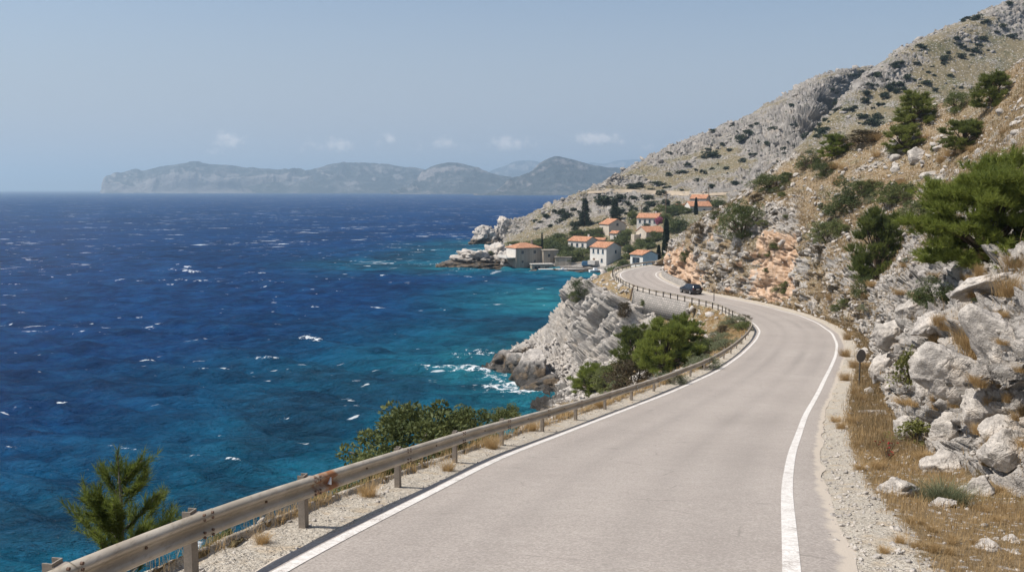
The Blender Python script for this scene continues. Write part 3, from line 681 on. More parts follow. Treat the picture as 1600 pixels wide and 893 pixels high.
# white water round the rocks
for px, py, ra, rb, s in [(735, 578, 7, 2.6, 1.), (745, 556, 5, 2.5, .9), (790, 603, 6, 2.8, 1.), (815, 612, 5, 1.8, 1.), (775, 590, 5, 2.4, .75), (840, 530, 5, 2.5, .45), (750, 575, 4.5, 2.2, 1.), (700, 414, 16, 3.5, .8), (690, 412, 9, 3., .9), (745, 421, 24, 2.2, .6), (735, 382, 14, 3., .8), (770, 383, 20, 2.5, .5)]:
    d = ray(px, py); P0 = EYE + d * (CAMZ / -d[2])
    q = np.exp(-(((X - P0[0]) / ra) ** 2 + ((Y - P0[1]) / rb / 1.6) ** 2))
    foam = np.maximum(foam, q * s * .72)
for px, py, ra, rb in [(192, 438, 3.6, .9), (160, 444, 5, .8), (265, 421, 4.5, 1.2), (292, 417, 2.5, 1.2), (120, 451, 3, .7), (442, 381, 5, 1.5), (360, 678, .8, .45), (335, 716, 1., .4), (82, 563, 2.2, .5), (95, 628, 1.6, .4), (315, 600, 1.4, .5), (530, 455, 2.4, .8), (480, 520, 1.6, .6), (655, 545, 1.2, .6), (230, 560, 2.4, .6), (30, 490, 3., .7), (410, 470, 2.6, .8), (350, 520, 1.6, .5), (560, 600, 1.4, .5), (610, 520, 1.6, .6), (20, 700, 1.4, .4), (240, 505, 3, .6), (560, 410, 4, 1.4), (375, 452, 2.6, .8), (130, 520, 2.6, .5)]:
    d = ray(px, py); P0 = EYE + d * (CAMZ / -d[2]); dx, dy = X - P0[0], Y - P0[1]; ca, sa = math.cos(.3), math.sin(.3)
    ra *= .85; rb *= .8
    q = np.exp(-(((dx * ca + dy * sa) / ra) ** 2 + ((-dx * sa + dy * ca) / (rb * 1.3)) ** 2)); foam = np.maximum(foam, q * .85)
    q = np.exp(-(((dx * ca + dy * sa + ra * 1.6) / ra / 1.8) ** 2 + ((-dx * sa + dy * ca) / (rb * 1.1)) ** 2)); foam = np.maximum(foam, q * .5)
# shoreline distance -> pale shallows
shore = np.array([(-36, -30), *[tuple(x) for x in sv[:14]], (1, 136), (-3, 142), (0, 158), (16, 184), (30, 200), (34, 240), (36, 285), (28, 312), (18, 325), (4, 331), (-12, 336), (-25, 338), (-6, 350), (0, 380), (-6, 470), (-18, 482)])
S = resample(shore, 3.)
dist = np.full(X.shape, 1e9)
for a in S: dist = np.minimum(dist, (X - a[0]) ** 2 + (Y - a[1]) ** 2)
dist = np.sqrt(dist)
patch = fbm(pt / np.array([26., 15., 1]), 4, 811)
patch2 = fbm(pt / np.array([60., 60., 1]), 3, 815)
shal = np.exp(-(dist / (40 + 24 * (patch2 - .5) * 2)) ** 1.3)
bay = np.exp(-(((X - 12) / 32) ** 2 + ((Y - 235) / 55) ** 2))
shal = np.clip(np.maximum(shal * .9, bay * .95), 0, 1)
reef = sstep(.53, .63, patch) * sstep(.12, .4, shal)
Z *= 1 - .5 * bay
t = NT('sea_water'); p = t.pos()
att_s = t.attr('shallow'); att_f = t.attr('foam'); att_r = t.attr('reef')
n1 = t.noise(p, .012, 4, .6)
deep = t.mix(t.step(n1, .35, .65), (.0014, .024, .092), (.0022, .036, .130))
wcol = t.mix(t.step(att_s, .02, .60), deep, (.005, .078, .135))
wcol = t.mix(t.step(att_s, .55, .98), wcol, (.015, .145, .185))
wcol = t.mix(t.math('MULTIPLY', att_r, .6), wcol, (.006, .028, .055))
wcol = t.mix(t.math('MULTIPLY', t.step(t.noise(t.pos((.4, 1.3, 1), (0, 0, -.2)), .55, 6, .72), .42, .68), .55), wcol, t.mix(.5, wcol, (.012, .10, .21)))      # brightness of lit wave facets painted into the water colour by noise
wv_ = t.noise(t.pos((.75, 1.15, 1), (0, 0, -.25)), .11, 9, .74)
wcol = t.mix(1., wcol, t.mix(t.step(wv_, .34, .68), (.54, .58, .64), (1.6, 1.5, 1.42)), 'MULTIPLY')  # light and dark wave faces painted in: noise brightens and dims the water colour
pw = t.pos((.50, 1.45, 1), (0, 0, -.22)); pr2 = t.pos((.45, 1.25, 1), (0, 0, -.2))
fine = t.noise(p, .9, 6, .7); fo2 = t.noise(pw, 1.6, 5, .65)
# far whitecaps: sparse streaks along the crests
c1 = t.noise(pw, .125, 4, .65); c2 = t.noise(pw, .028, 3, .6)
cd = t.n('ShaderNodeAttribute', attribute_name='far').outputs['Fac']
cap = t.math('MULTIPLY', t.step(t.math('ADD', c1, t.math('MULTIPLY', t.math('SUBTRACT', c2, .5), .5)), .655, .70), cd)
c3 = t.noise(pw, .34, 3, .6)
cap2 = t.math('MULTIPLY', t.step(t.math('ADD', c3, t.math('MULTIPLY', t.math('SUBTRACT', c2, .5), .45)), .695, .74), .7)
fm = t.math('MULTIPLY', t.step(t.math('ADD', att_f, t.math('MULTIPLY', t.math('SUBTRACT', fine, .5), 2.2)), .5, .8), t.step(att_f, .02, .15))
foam_s = t.math('MAXIMUM', fm, t.math('MAXIMUM', cap, cap2))
wv = t.n('ShaderNodeBump'); wv.inputs['Distance'].default_value = .9; wv.inputs['Strength'].default_value = 1.
hgt = t.math('ADD', t.math('MULTIPLY', t.noise(pr2, .55, 6, .7), 1.6), t.math('MULTIPLY', t.noise(pr2, 2.4, 5, .65), .6)); t.l(hgt, wv.inputs['Height'])
wb = t.n('ShaderNodeBump'); wb.inputs['Distance'].default_value = 1.1; t.l(t.noise(pr2, .12, 6, .7), wb.inputs['Height']); t.l(wv.outputs[0], wb.inputs['Normal'])
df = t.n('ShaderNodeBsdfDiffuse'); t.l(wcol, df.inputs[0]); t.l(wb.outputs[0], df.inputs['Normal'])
gl_ = t.n('ShaderNodeBsdfGlossy'); gl_.inputs['Roughness'].default_value = .12; t.l(wb.outputs[0], gl_.inputs['Normal'])
fr_ = t.n('ShaderNodeFresnel'); fr_.inputs[0].default_value = 1.33; t.l(wb.outputs[0], fr_.inputs['Normal'])
ms = t.n('ShaderNodeMixShader'); t.l(t.math('MULTIPLY', fr_.outputs[0], .07), ms.inputs[0]); t.l(df.outputs[0], ms.inputs[1]); t.l(gl_.outputs[0], ms.inputs[2]); sh1 = ms.outputs[0]
sh2 = t.bsdf((.82, .86, .88), .8, .1, wv.outputs[0])
mx = t.n('ShaderNodeMixShader'); t.l(foam_s, mx.inputs[0]); t.l(sh1, mx.inputs[1]); t.l(sh2, mx.inputs[2])
M['sea'] = t.done(mx.outputs[0])
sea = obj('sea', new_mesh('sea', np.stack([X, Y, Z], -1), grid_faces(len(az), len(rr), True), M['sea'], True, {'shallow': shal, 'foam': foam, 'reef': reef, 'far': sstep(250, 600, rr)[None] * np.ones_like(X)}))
kind(sea, 'structure')

# ------------------------------------------------------------------ sun, sky, haze
SUN_EL, SUN_AZ = 57., -97.         # azimuth clockwise from straight ahead
e, a = R_(SUN_EL), R_(SUN_AZ)
sdir = Vector((math.sin(a) * math.cos(e), math.cos(a) * math.cos(e), math.sin(e)))
sl = bpy.data.lights.new('sun', 'SUN'); sl.energy = 4.6; sl.angle = R_(.53); sl.color = (1, .945, .87)
so = bpy.data.objects.new('sun', sl); COL.objects.link(so); so.rotation_euler = sdir.to_track_quat('Z', 'Y').to_euler(); so.location = (-40, -10, 90)
w = bpy.data.worlds.new('World'); sc.world = w; w.use_nodes = True; nt = w.node_tree; nt.nodes.clear()
class WT(NT):
    def __init__(s, tree): s.t = tree
wt = WT(nt)
out = wt.n('ShaderNodeOutputWorld'); bg = wt.n('ShaderNodeBackground'); sky = wt.n('ShaderNodeTexSky', sky_type='NISHITA')
sky.sun_disc = False; sky.sun_elevation = e; sky.sun_rotation = a % (2 * math.pi); sky.altitude = 30; sky.air_density = 1.0; sky.dust_density = 1.8; sky.ozone_density = 1.6
tc = wt.n('ShaderNodeTexCoord'); sp = wt.n('ShaderNodeSeparateXYZ'); wt.l(tc.outputs['Generated'], sp.inputs[0])
azs = wt.math('DIVIDE', sp.outputs[0], sp.outputs[1]); els = wt.math('DIVIDE', sp.outputs[2], sp.outputs[1])
front = wt.step(sp.outputs[1], .3, .5)
nz = wt.noise(tc.outputs['Generated'], 42, 6, .62); tot = None
for px, py, wx, wy, k in [(368, 222, 20, 13, 1.), (372, 216, 12, 8, .9), (515, 228, 26, 10, .8), (500, 235, 24, 7, .4), (615, 222, 16, 8, .7), (640, 232, 40, 8, .5), (698, 228, 26, 9, .7), (800, 228, 26, 10, .85), (795, 222, 13, 8, .6), (925, 220, 28, 8, 1.), (950, 224, 26, 5, .6), (1050, 228, 40, 12, .45), (1040, 213, 20, 5, .4), (345, 235, 24, 6, .4)]:
    A_ = (px - 800) / FPX; E_ = (297 - py) / FPX
    gx = wt.math('POWER', wt.math('DIVIDE', wt.math('SUBTRACT', azs, A_), wx * 1.45 / FPX), 2.); gy = wt.math('POWER', wt.math('DIVIDE', wt.math('SUBTRACT', els, E_), wy * 1.15 / FPX), 2.)
    g = wt.math('MULTIPLY', wt.math('EXPONENT', wt.math('MULTIPLY', wt.math('ADD', gx, gy), -1.)), k)
    tot = g if tot is None else wt.math('MAXIMUM', tot, g)
nz2 = wt.noise(tc.outputs['Generated'], 130, 5, .6)
cf = wt.math('MULTIPLY', wt.step(wt.math('ADD', tot, wt.math('MULTIPLY', wt.math('ADD', wt.math('SUBTRACT', nz, .5), wt.math('MULTIPLY', wt.math('SUBTRACT', nz2, .5), .6)), 2.6)), .30, 1.15), front)
cf = wt.math('MULTIPLY', cf, wt.step(tot, .02, .2))
hor = wt.math('SUBTRACT', 1., wt.step(els, .02, .26))
skc = wt.mix(wt.math('MULTIPLY', wt.math('ADD', wt.math('MULTIPLY', hor, .82), .16), front), sky.outputs[0], (3.75, 4.15, 4.85))     # pale summer haze layer over the sea horizon
col = wt.mix(wt.math('MULTIPLY', cf, .6), skc, (8.4, 7.9, 7.8))
wt.l(col, bg.inputs[0]); bg.inputs[1].default_value = .097; wt.l(bg.outputs[0], out.inputs[0])

hz = NT('haze_air'); pv = hz.n('ShaderNodeVolumePrincipled'); pv.inputs['Color'].default_value = (.58, .785, .99, 1); pv.inputs['Density'].default_value = 1.35e-4; pv.inputs['Anisotropy'].default_value = 0.25
hz.l(pv.outputs[0], hz.out.inputs['Volume'])
mb = MB(); mb.box((0, 12500, 217), (56000, 27500, 466)); mb.box
hb = mb.build('haze', hz.m); kind(hb, 'stuff')

vs = sc.view_settings; vs.view_transform = 'Standard'; vs.look = 'None'; vs.gamma = 1; vs.exposure = EXPOSURE = 0.36; vs.use_curve_mapping = False
sc.cycles.use_denoising = True; sc.cycles.volume_bounces = 0; sc.cycles.max_bounces = 6; sc.cycles.diffuse_bounces = 2; sc.cycles.glossy_bounces = 2; sc.cycles.transmission_bounces = 2; sc.cycles.transparent_max_bounces = 8
bpy.context.view_layer.update()
# ------------------------------------------------------------------ finding the ground
TERR = [hill, coast, mount, mount2]
def hit(px, py, only=None, zmin=0.0):
    d = ray(px, py); best = None; bn = None
    for o in (only or TERR):
        ok, loc, n, i = o.ray_cast(Vector(EYE), Vector(d))
        if ok and (best is None or (loc - Vector(EYE)).length < (best - Vector(EYE)).length): best = loc; bn = n
    return best, bn
def drop_to(x, y, top=200, only=None):
    best = None
    for o in (only or TERR):
        ok, loc, n, i = o.ray_cast(Vector((x, y, top)), Vector((0, 0, -1)))
        if ok and (best is None or loc.z > best.z): best = loc
    return best
def mpp(P): return float((np.asarray(P) - EYE) @ FWD) / FPX          # metres per photo pixel at a point

# ------------------------------------------------------------------ rocks
def rock_mesh(name, seed, size=(1, 1, 1), sub=4, planes=16, rough=.05, mat=None, lump=.18):
    bm = bmesh.new(); bmesh.ops.create_icosphere(bm, subdivisions=sub, radius=1)
    V = np.array([v.co[:] for v in bm.verts]); F = np.array([[v.index for v in f.verts] for f in bm.faces]); bm.free()
    rg = np.random.default_rng(seed)
    n = rg.normal(size=(planes, 3)); n /= np.linalg.norm(n, axis=1)[:, None]; dd = rg.uniform(.52, .95, planes)
    q = V @ n.T; r = np.min(np.where(q > .05, dd / np.maximum(q, .05), 9), axis=1); r = np.minimum(r, 1.15)
    P = V * r[:, None]
    o = rg.random(3) * 50
    b1, _ = blocks(P + o, .62, seed % 97, (1, 1, .6), .7); b2, _ = blocks(P * 1. + o, .26, seed % 89 + 3)
    k = lump * (b1 * .9 + b2 * .8) + (fbm(P * 2.2 + o, 5, seed) - .5) * rough * 5 + (fbm(P * 8 + o, 4, seed + 5) - .5) * rough * 1.6
    P = P + V * k[:, None]
    return new_mesh(name, P * np.array(size), F, mat or M['rock'], True)
def set_rock(name, label, px, py, wpx, hpx, seed, mat=None, d=None, sink=.25, cat='rock', group=None, depth=.8, tilt=(0, 0), sub=5, planes=16, only=None):
    if d is None:
        p, n = hit(px, py, only)
        if p is None: return None
        p = np.array(p)
    else: p = unproj(px, py, d)
    k = mpp(p); w, h = wpx * k / 2, hpx * k / 2
    me = rock_mesh(name, seed, (w * 1.08, w * depth, h * 1.12), sub, planes, .032, mat)
    v = ray(px, py)
    c = p + v * (w * depth * (.5 - sink))
    o = obj(name, me, None, c, 0); o.rotation_euler = (tilt[0], tilt[1], math.atan2(-v[0], v[1]) * .8)
    tag(o, label, cat, group); return o
BL = [('biggest pale limestone crag, cracked, at the right edge of the roadside rock wall', 1568, 548, 105, 150, 11, .2, (0, -.35)),
      ('long slanting limestone slab below the tall straw grass tuft on the rock wall', 1484, 580, 92, 92, 12, .2, (0, -.75)),
      ('narrow leaning grey slab in the rock bank just behind the round road sign', 1386, 570, 34, 66, 13, .2, (0, .55)),
      ('bulging rounded limestone block in the middle of the roadside rock wall', 1535, 628, 76, 74, 14, .15, (0, -.2)),
      ('boulder sitting alone in dry grass beside the gravel strip, near the green herb tuft', 1405, 772, 78, 52, 15, .25, (0, -.2)),
      ('broad stacked limestone block low at the right edge, above the shadowed hollow', 1578, 700, 78, 66, 16, .15, (0, -.3)),
      ('jagged pointed block at the foot of the rock wall, touching the dry grass', 1532, 772, 60, 66, 17, .2, (.1, .4)),
      ('low flat pale rock lying in the verge grass downhill of the round sign', 1371, 648, 48, 26, 18, .3, (0, 0)),
      ('smooth triangular slab leaning at the wall foot behind the green herb tuft', 1474, 738, 56, 60, 19, .2, (0, -.6)),
      ('slanted limestone slab beside the red flowering plant', 1424, 690, 56, 72, 20, .2, (0, -.7)),
      ('squarish pitted block wedged under the bulging block of the rock wall', 1482, 678, 48, 58, 21, .2, (0, .1)),
      ('small sharp white rock in front of the green herb tuft', 1471, 790, 42, 22, 22, .3, (0, -.5)),
      ('flat white stone in the dry grass at the bottom right', 1540, 856, 40, 26, 23, .3, (0, 0)),
      ('round white stone at the lower right beside another smaller one', 1580, 846, 28, 20, 24, .3, (0, 0)),
      ('smallest of the white stones at the lower right, in dry grass', 1586, 863, 22, 14, 25, .3, (0, .2)),
      ('boxy flat topped boulder directly behind the round sign', 1352, 556, 26, 32, 26, .25, (0, 0)),
      ('white weathered outcrop high on the dry slope above the big pine', 1436, 248, 40, 30, 27, .2, (0, -.4)),
      ('upright grey stone on the slope at the right edge under the big pine', 1594, 392, 20, 34, 28, .2, (0, 0)),
      ('tilted limestone slab on the wall top left of the tall straw tuft', 1452, 508, 60, 44, 29, .25, (0, -.6)),
      ('pale split rock on top of the bank under the low juniper', 1428, 480, 46, 34, 30, .25, (0, -.5)),
      ('long ledge of grey limestone running up the bank below the bright pine', 1530, 448, 80, 34, 31, .2, (0, -.5)),
      ('dark shaded block in the hollow between the bulging block and the lower stack', 1556, 672, 40, 46, 32, .3, (0, .3)),
      ('rough grey crag between the round sign and the green leafy plant', 1398, 520, 52, 44, 33, .2, (0, -.4)),
      ('limestone block on the bank right of the yellow green leafy plant', 1448, 610, 52, 56, 34, .2, (0, -.5)),
      ]
for i, (lab, px, py, w_, h_, s_, sk_, tl) in enumerate(BL): set_rock('boulder', lab, px, py, w_, h_, s_, sink=sk_, tilt=tl, only=[hill], planes=13)
# shore rocks under the cliff
for lab, px, py, w_, h_, s_, d, tl in [('dark wave washed rock point with brown base, farthest out under the cliff', 788, 572, 84, 56, 41, 144, (0, -.25)),
        ('low dark brown rock awash in foam below the cliff', 782, 592, 66, 30, 42, 139, (0, -.1)),
        ('big grey knuckle shaped rock with a black wet foot under the cliff', 832, 582, 66, 84, 43, 133, (0, .25)),
        ('black wet ledge of rock nearest the guard rail on the shore', 852, 606, 84, 40, 44, 128, (0, -.2)),
        ('sloping grey rock between the dark point and the knuckle shaped rock', 812, 572, 64, 62, 45, 139, (0, -.3)),
        ('pale rounded rock on the shelf above the dark rock point', 816, 548, 34, 26, 46, 147, (0, 0))]:
    set_rock('shore_rock', lab, px, py, w_, h_, s_, M['rock_wet'], d, .3, 'rock', 'rocks at the foot of the sea cliff', 1.0, tl)
# rocky point and sea stack by the village
def joined_rocks(name, parts, mat, d0):
    V = []; F = []; n = 0
    for px, py, w_, h_, dpt, s_, dy in parts:
        c = unproj(px, py, d0 + dy); k = mpp(c); me = rock_mesh('tmp', s_, (w_ * k / 2, dpt, h_ * k / 2), 5, 11, .085, None, .42)
        a = np.empty(len(me.vertices) * 3, np.float32); me.vertices.foreach_get('co', a); a = a.reshape(-1, 3) + c
        f = np.array([p.vertices[:] for p in me.polygons]); V.append(a); F.append(f + n); n += len(a); bpy.data.meshes.remove(me)
    return obj(name, new_mesh(name, np.concatenate(V), np.concatenate(F), mat, True))
M['rock_mid'] = m_wetrock('limestone_shore', s=1.8)
o = joined_rocks('sea_stack', [(754, 370, 38, 30, 5, 51, 0), (783, 366, 34, 44, 6, 52, 6), (789, 350, 25, 24, 4, 53, 6), (761, 361, 14, 22, 3, 54, 2), (770, 372, 22, 22, 4, 57, 0), (744, 378, 22, 12, 3, 55, -2), (775, 379, 40, 12, 4, 56, -3)], M['rock_mid'], 480)
tag(o, 'jagged two headed grey rock stack standing in the sea beyond the village', 'rock')
o = joined_rocks('rocky_point', [(705, 415, 46, 12, 5, 61, 0), (730, 410, 64, 26, 9, 62, 3), (754, 404, 66, 34, 11, 63, 8), (778, 402, 48, 44, 11, 64, 10), (738, 413, 90, 16, 9, 68, 2), (745, 417, 70, 12, 5, 65, -3), (790, 410, 40, 34, 7, 66, 6), (690, 417, 22, 7, 3, 67, -1), (790, 421, 40, 8, 3, 68, -6)], M['rock_mid'], 338)
tag(o, 'low pale rock point running into the sea in front of the stone house', 'rock')
TERR2 = TERR + [o]

# loose rocks on the slope
gidx = np.random.default_rng(77)
rk_me = [rock_mesh('loose_rock', 200 + k, (1, .8, .62), 3, 11, .05) for k in range(6)]
bpy.context.view_layer.update()
cnt = 0
while cnt < 150:
    px, py = gidx.uniform(1090, 1600), gidx.uniform(120, 620)
    p, n = hit(px, py, [hill])
    if p is None or p.y > 170: continue
    if (Vector(road3 := (np.interp(p.y, R[:, 1], R[:, 0]), p.y, p.z)) - p).length < 4.5: continue
    s = gidx.uniform(5, 17) * mpp(p) * .5 * (1.25 if gidx.random() < .2 else .8)
    o = obj('loose_rock', rk_me[cnt % 6], None, p + n * s * .15, None, (s * gidx.uniform(.8, 1.3), s, s * gidx.uniform(.8, 1.2)))
    o.rotation_euler = (gidx.uniform(-.5, .5), gidx.uniform(-.9, .2), gidx.uniform(0, 6.3))
    tag(o, 'loose pale limestone rock lying on the dry hillside above the road', 'rock', 'loose rocks on the hillside'); cnt += 1

# ------------------------------------------------------------------ rubble and grass (uncountable)
def mesh_np(o):
    me = o.data; a = np.empty(len(me.vertices) * 3, np.float32); me.vertices.foreach_get('co', a)
    n = np.empty(len(me.vertices) * 3, np.float32); me.vertices.foreach_get('normal', n)
    return a.reshape(-1, 3).astype(float), n.reshape(-1, 3).astype(float)
def vattr(o, k):
    a = np.empty(len(o.data.vertices), np.float32); o.data.attributes[k].data.foreach_get('value', a); return a
bm = bmesh.new(); bmesh.ops.create_icosphere(bm, subdivisions=2, radius=1); IV = np.array([v.co[:] for v in bm.verts]); IF = np.array([[v.index for v in f.verts] for f in bm.faces]); bm.free()
bm = bmesh.new(); bmesh.ops.create_icosphere(bm, subdivisions=1, radius=1); JV = np.array([v.co[:] for v in bm.verts]); JF = np.array([[v.index for v in f.verts] for f in bm.faces]); bm.free()
def rubble(name, pts, nrm, sizes, seed, mat, lo=True):
    rg = np.random.default_rng(seed); BV, BF = (JV, JF) if lo else (IV, IF); n = len(pts)
    pl = rg.normal(size=(n, 9, 3)); pl /= np.linalg.norm(pl, axis=2)[..., None]; dd = rg.uniform(.5, .95, (n, 9))
    q = np.einsum('vk,npk->nvp', BV, pl); r = np.min(np.where(q > .08, dd[:, None] / np.maximum(q, .08), 9), axis=2); r = np.minimum(r, 1.1)
    S = np.stack([rg.uniform(.8, 1.4, n), rg.uniform(.6, 1.1, n), rg.uniform(.45, .85, n)], 1) * sizes[:, None]
    V = BV[None] * r[..., None] * S[:, None]
    t = rg.uniform(0, 6.3, n); c, s = np.cos(t)[:, None], np.sin(t)[:, None]
    V = np.stack([V[..., 0] * c - V[..., 1] * s, V[..., 0] * s + V[..., 1] * c, V[..., 2] + V[..., 0] * rg.uniform(-.6, .6, n)[:, None]], -1)
    V = V + (pts + nrm * sizes[:, None] * .12)[:, None]
    F = (BF[None] + (np.arange(n) * len(BV))[:, None, None]).reshape(-1, 3)
    return kind(obj(name, new_mesh(name, V, F, mat, False)), 'stuff')
HP, HN = mesh_np(hill); Hr = vattr(hill, 'rock'); He = vattr(hill, 'earth'); Hg = vattr(hill, 'gravel'); HD = np.linalg.norm(HP - EYE, axis=1)
pr = project(HP); vis = (pr[:, 0] > 900) & (pr[:, 0] < 1680) & (pr[:, 1] > -20) & (pr[:, 1] < 960) & (HP[:, 1] > 5) & (HP[:, 1] < 175)
rg = np.random.default_rng(9)
wt_ = np.where(vis & (Hg < .5), .35 + sstep(.2, .8, Hr + (fbm(HP / 3.1, 3, 901) - .5) * 1.4), 0) * np.where(He > .5, .35, 1)
ii = rg.choice(len(HP), 9500, p=wt_ / wt_.sum())
rubble('rubble', HP[ii], HN[ii], np.clip(HD[ii] * rg.gamma(2.2, .00078, len(ii)), .02, .5), 5, M['rock'])
wt_ = np.where(vis & (Hg > .5) & (HP[:, 1] < 75), 1., 0) + np.where(vis & (Hg < .5) & (HP[:, 1] < 28) & (Hr < .3), .25, 0)
ii = rg.choice(len(HP), 3200, p=wt_ / wt_.sum())
rubble('gravel', HP[ii] + (rg.random((len(ii), 3)) - .5) * .1 * [1, 1, 0], HN[ii], np.clip(rg.gamma(2., .010, len(ii)), .007, .07), 6, M['rock'])
for o_, n_ in ((mount, 3000), (mount2, 1900)):
    QP, QN = mesh_np(o_); Qr = vattr(o_, 'rock'); pq = project(QP); QD = np.linalg.norm(QP - EYE, axis=1)
    wq = np.where((pq[:, 0] > 760) & (pq[:, 0] < 1640) & (pq[:, 1] > -30) & (pq[:, 1] < 400) & (QP[:, 2] > 3), .06 + sstep(.3, .8, Qr + (fbm(QP / 13., 3, 915) - .5) * 1.2), 0)
    ii = rg.choice(len(QP), n_, p=wq / wq.sum()); rubble('mountain_rubble', QP[ii], QN[ii], np.clip(rg.gamma(2.2, .36, len(ii)) * QD[ii] / 450, .3, 3.0), 12, M['rock_far'])
CP, CN = mesh_np(coast); Cr = vattr(coast, 'rock'); Cg = vattr(coast, 'gravel'); CD = np.linalg.norm(CP - EYE, axis=1); pc = project(CP)
cvis = (pc[:, 0] > -30) & (pc[:, 0] < 1250) & (pc[:, 1] > 380) & (pc[:, 1] < 930) & (CP[:, 1] > 5) & (CP[:, 1] < 172)
wt_ = np.where(cvis & (CP[:, 1] > 100) & (CP[:, 2] > .5) & (Cg < .4), .1 + sstep(.5, 1, Cr) * (CP[:, 2] < 4.6) * np.where(CP[:, 0] < 6, sstep(.8, 2.5, CP[:, 2]), 1), 0)
ii = rg.choice(len(CP), 1400, p=wt_ / wt_.sum())
rubble('scree', CP[ii], CN[ii], np.clip(rg.gamma(2.2, .12, len(ii)), .10, .8), 7, M['rock'])
wt_ = np.where(cvis & (Cg > .45) & (CP[:, 1] < 60), 1., 0)
ii = rg.choice(len(CP), 1500, p=wt_ / wt_.sum())
rubble('gravel', CP[ii] + (rg.random((len(ii), 3)) - .5) * .08 * [1, 1, 0], CN[ii], np.clip(rg.gamma(2., .008, len(ii)), .006, .05), 8, M['rock'])

def blades(base, up, hgt, wid, lean, seed):
    """one bent blade (2 quads as 5 verts -> 3 tris) per row"""
    rg = np.random.default_rng(seed); n = len(base); a = rg.uniform(0, 2 * np.pi, n)
    side = np.stack([np.cos(a), np.sin(a), np.zeros(n)], 1); ld = np.stack([-np.sin(a), np.cos(a), np.zeros(n)], 1)
    L_ = ld * (lean * hgt)[:, None]
    b0 = base - side * wid[:, None] / 2; b1 = base + side * wid[:, None] / 2
    m = base + up * (hgt * .55)[:, None] + L_ * .35; m0 = m - side * wid[:, None] * .35; m1 = m + side * wid[:, None] * .35
    tip = base + up * hgt[:, None] * (1 - .15 * lean[:, None]) + L_
    V = np.stack([b0, b1, m0, m1, tip], 1); i = np.arange(n)[:, None] * 5
    F = np.concatenate([i + np.array([[0, 1, 3]]), i + np.array([[0, 3, 2]]), i + np.array([[2, 3, 4]])], 0)
    return V.reshape(-1, 3), F
def grass(name, P, N, k, seed, mat, hs=(.10, .28), spread=.09):
    rg = np.random.default_rng(seed); n = len(P)
    base = np.repeat(P, k, 0) + rg.normal(size=(n * k, 3)) * spread * [1, 1, .1]; hh = np.repeat(rg.uniform(*hs, n), k) * rg.uniform(.5, 1.2, n * k)
    d = np.linalg.norm(base - EYE, axis=1)
    V, F = blades(base - [0, 0, .03], np.array([0, 0, 1.])[None], hh, np.maximum(.005, d * .00038), np.abs(rg.normal(.35, .3, n * k)), seed + 1)
    return kind(obj(name, new_mesh(name, V, F, mat)), 'stuff')
gn = fbm(HP / 1.3, 4, 905)
wt_ = np.where(vis & (Hg < .6) & (HP[:, 1] < 110), (1 - sstep(.3, .75, Hr + (gn - .5) * 1.2)) * (1 - sstep(.3, .6, He)), 0) * np.where(HP[:, 1] < 60, 1, .5)
ii = rg.choice(len(HP), 24000, p=wt_ / wt_.sum()); grass('dry_grass', HP[ii], HN[ii], 5, 15, M['dry_grass'], (.06, .22))
wt_ = np.where(vis & (Hg < .3) & (HP[:, 1] > 22), (1 - sstep(.4, .9, Hr + (gn - .5) * 1.2)) * (1 - sstep(.3, .6, He)), 0)
ii = rg.choice(len(HP), 15000, p=wt_ / wt_.sum()); grass('slope_grass', HP[ii], HN[ii], 7, 18, M['slope_grass'], (.2, .58), .18)
wt_ = np.where(cvis & (CP[:, 1] < 60) & (Cg < .75) & (road_z(CP[:, 1]) - CP[:, 2] < 1.3) & (CP[:, 0] < np.interp(CP[:, 1], L[:, 1], L[:, 0]) - 1.1), 1., 0) * (.25 + sstep(.4, .6, fbm(CP / .9, 3, 907)))
ii = rg.choice(len(CP), 3600, p=wt_ / wt_.sum()); grass('verge_grass', CP[ii], CN[ii], 6, 19, M['dry_grass'], (.10, .36))
wt_ = np.where(cvis & (CP[:, 1] < 110) & (Cg < .2) & (CP[:, 2] > 8), sstep(.35, .6, fbm(CP / 1.1, 3, 906)), 0) * np.exp(-np.maximum(0, (road_z(CP[:, 1]) - CP[:, 2])) / 2.2)
ii = rg.choice(len(CP), 6500, p=wt_ / wt_.sum()); grass('verge_grass', CP[ii], CN[ii], 6, 16, M['dry_grass'], (.12, .42))
# ------------------------------------------------------------------ vegetation (each kind modelled about 1 m tall and 1 m wide, then scaled)
def leaf_quads(C, D, size, rg, wid=.55):
    n = len(C); a = D + rg.normal(size=(n, 3)) * .8; a /= np.linalg.norm(a, axis=1)[:, None]
    b = np.cross(a, rg.normal(size=(n, 3))); b /= np.linalg.norm(b, axis=1)[:, None] + 1e-9
    s = (size * rg.uniform(.6, 1.3, n))[:, None]
    V = np.stack([C - a * s * .1, C + a * s * .45 + b * s * wid * .5, C + a * s, C + a * s * .45 - b * s * wid * .5], 1)
    return V.reshape(-1, 3), np.arange(n * 4).reshape(n, 4)
def clump_leaves(cent, rad, per, size, rg, up=.3, wid=.55, shell=.55):
    n = len(cent); C = np.repeat(cent, per, 0); rr_ = np.repeat(rad, per)
    d = rg.normal(size=(n * per, 3)); d /= np.linalg.norm(d, axis=1)[:, None]
    k = rg.uniform(shell, 1, n * per) ** .6 * rr_
    P = C + d * k[:, None] * [1, 1, .8]
    return leaf_quads(P, d + [0, 0, up], np.full(n * per, size), rg, wid)
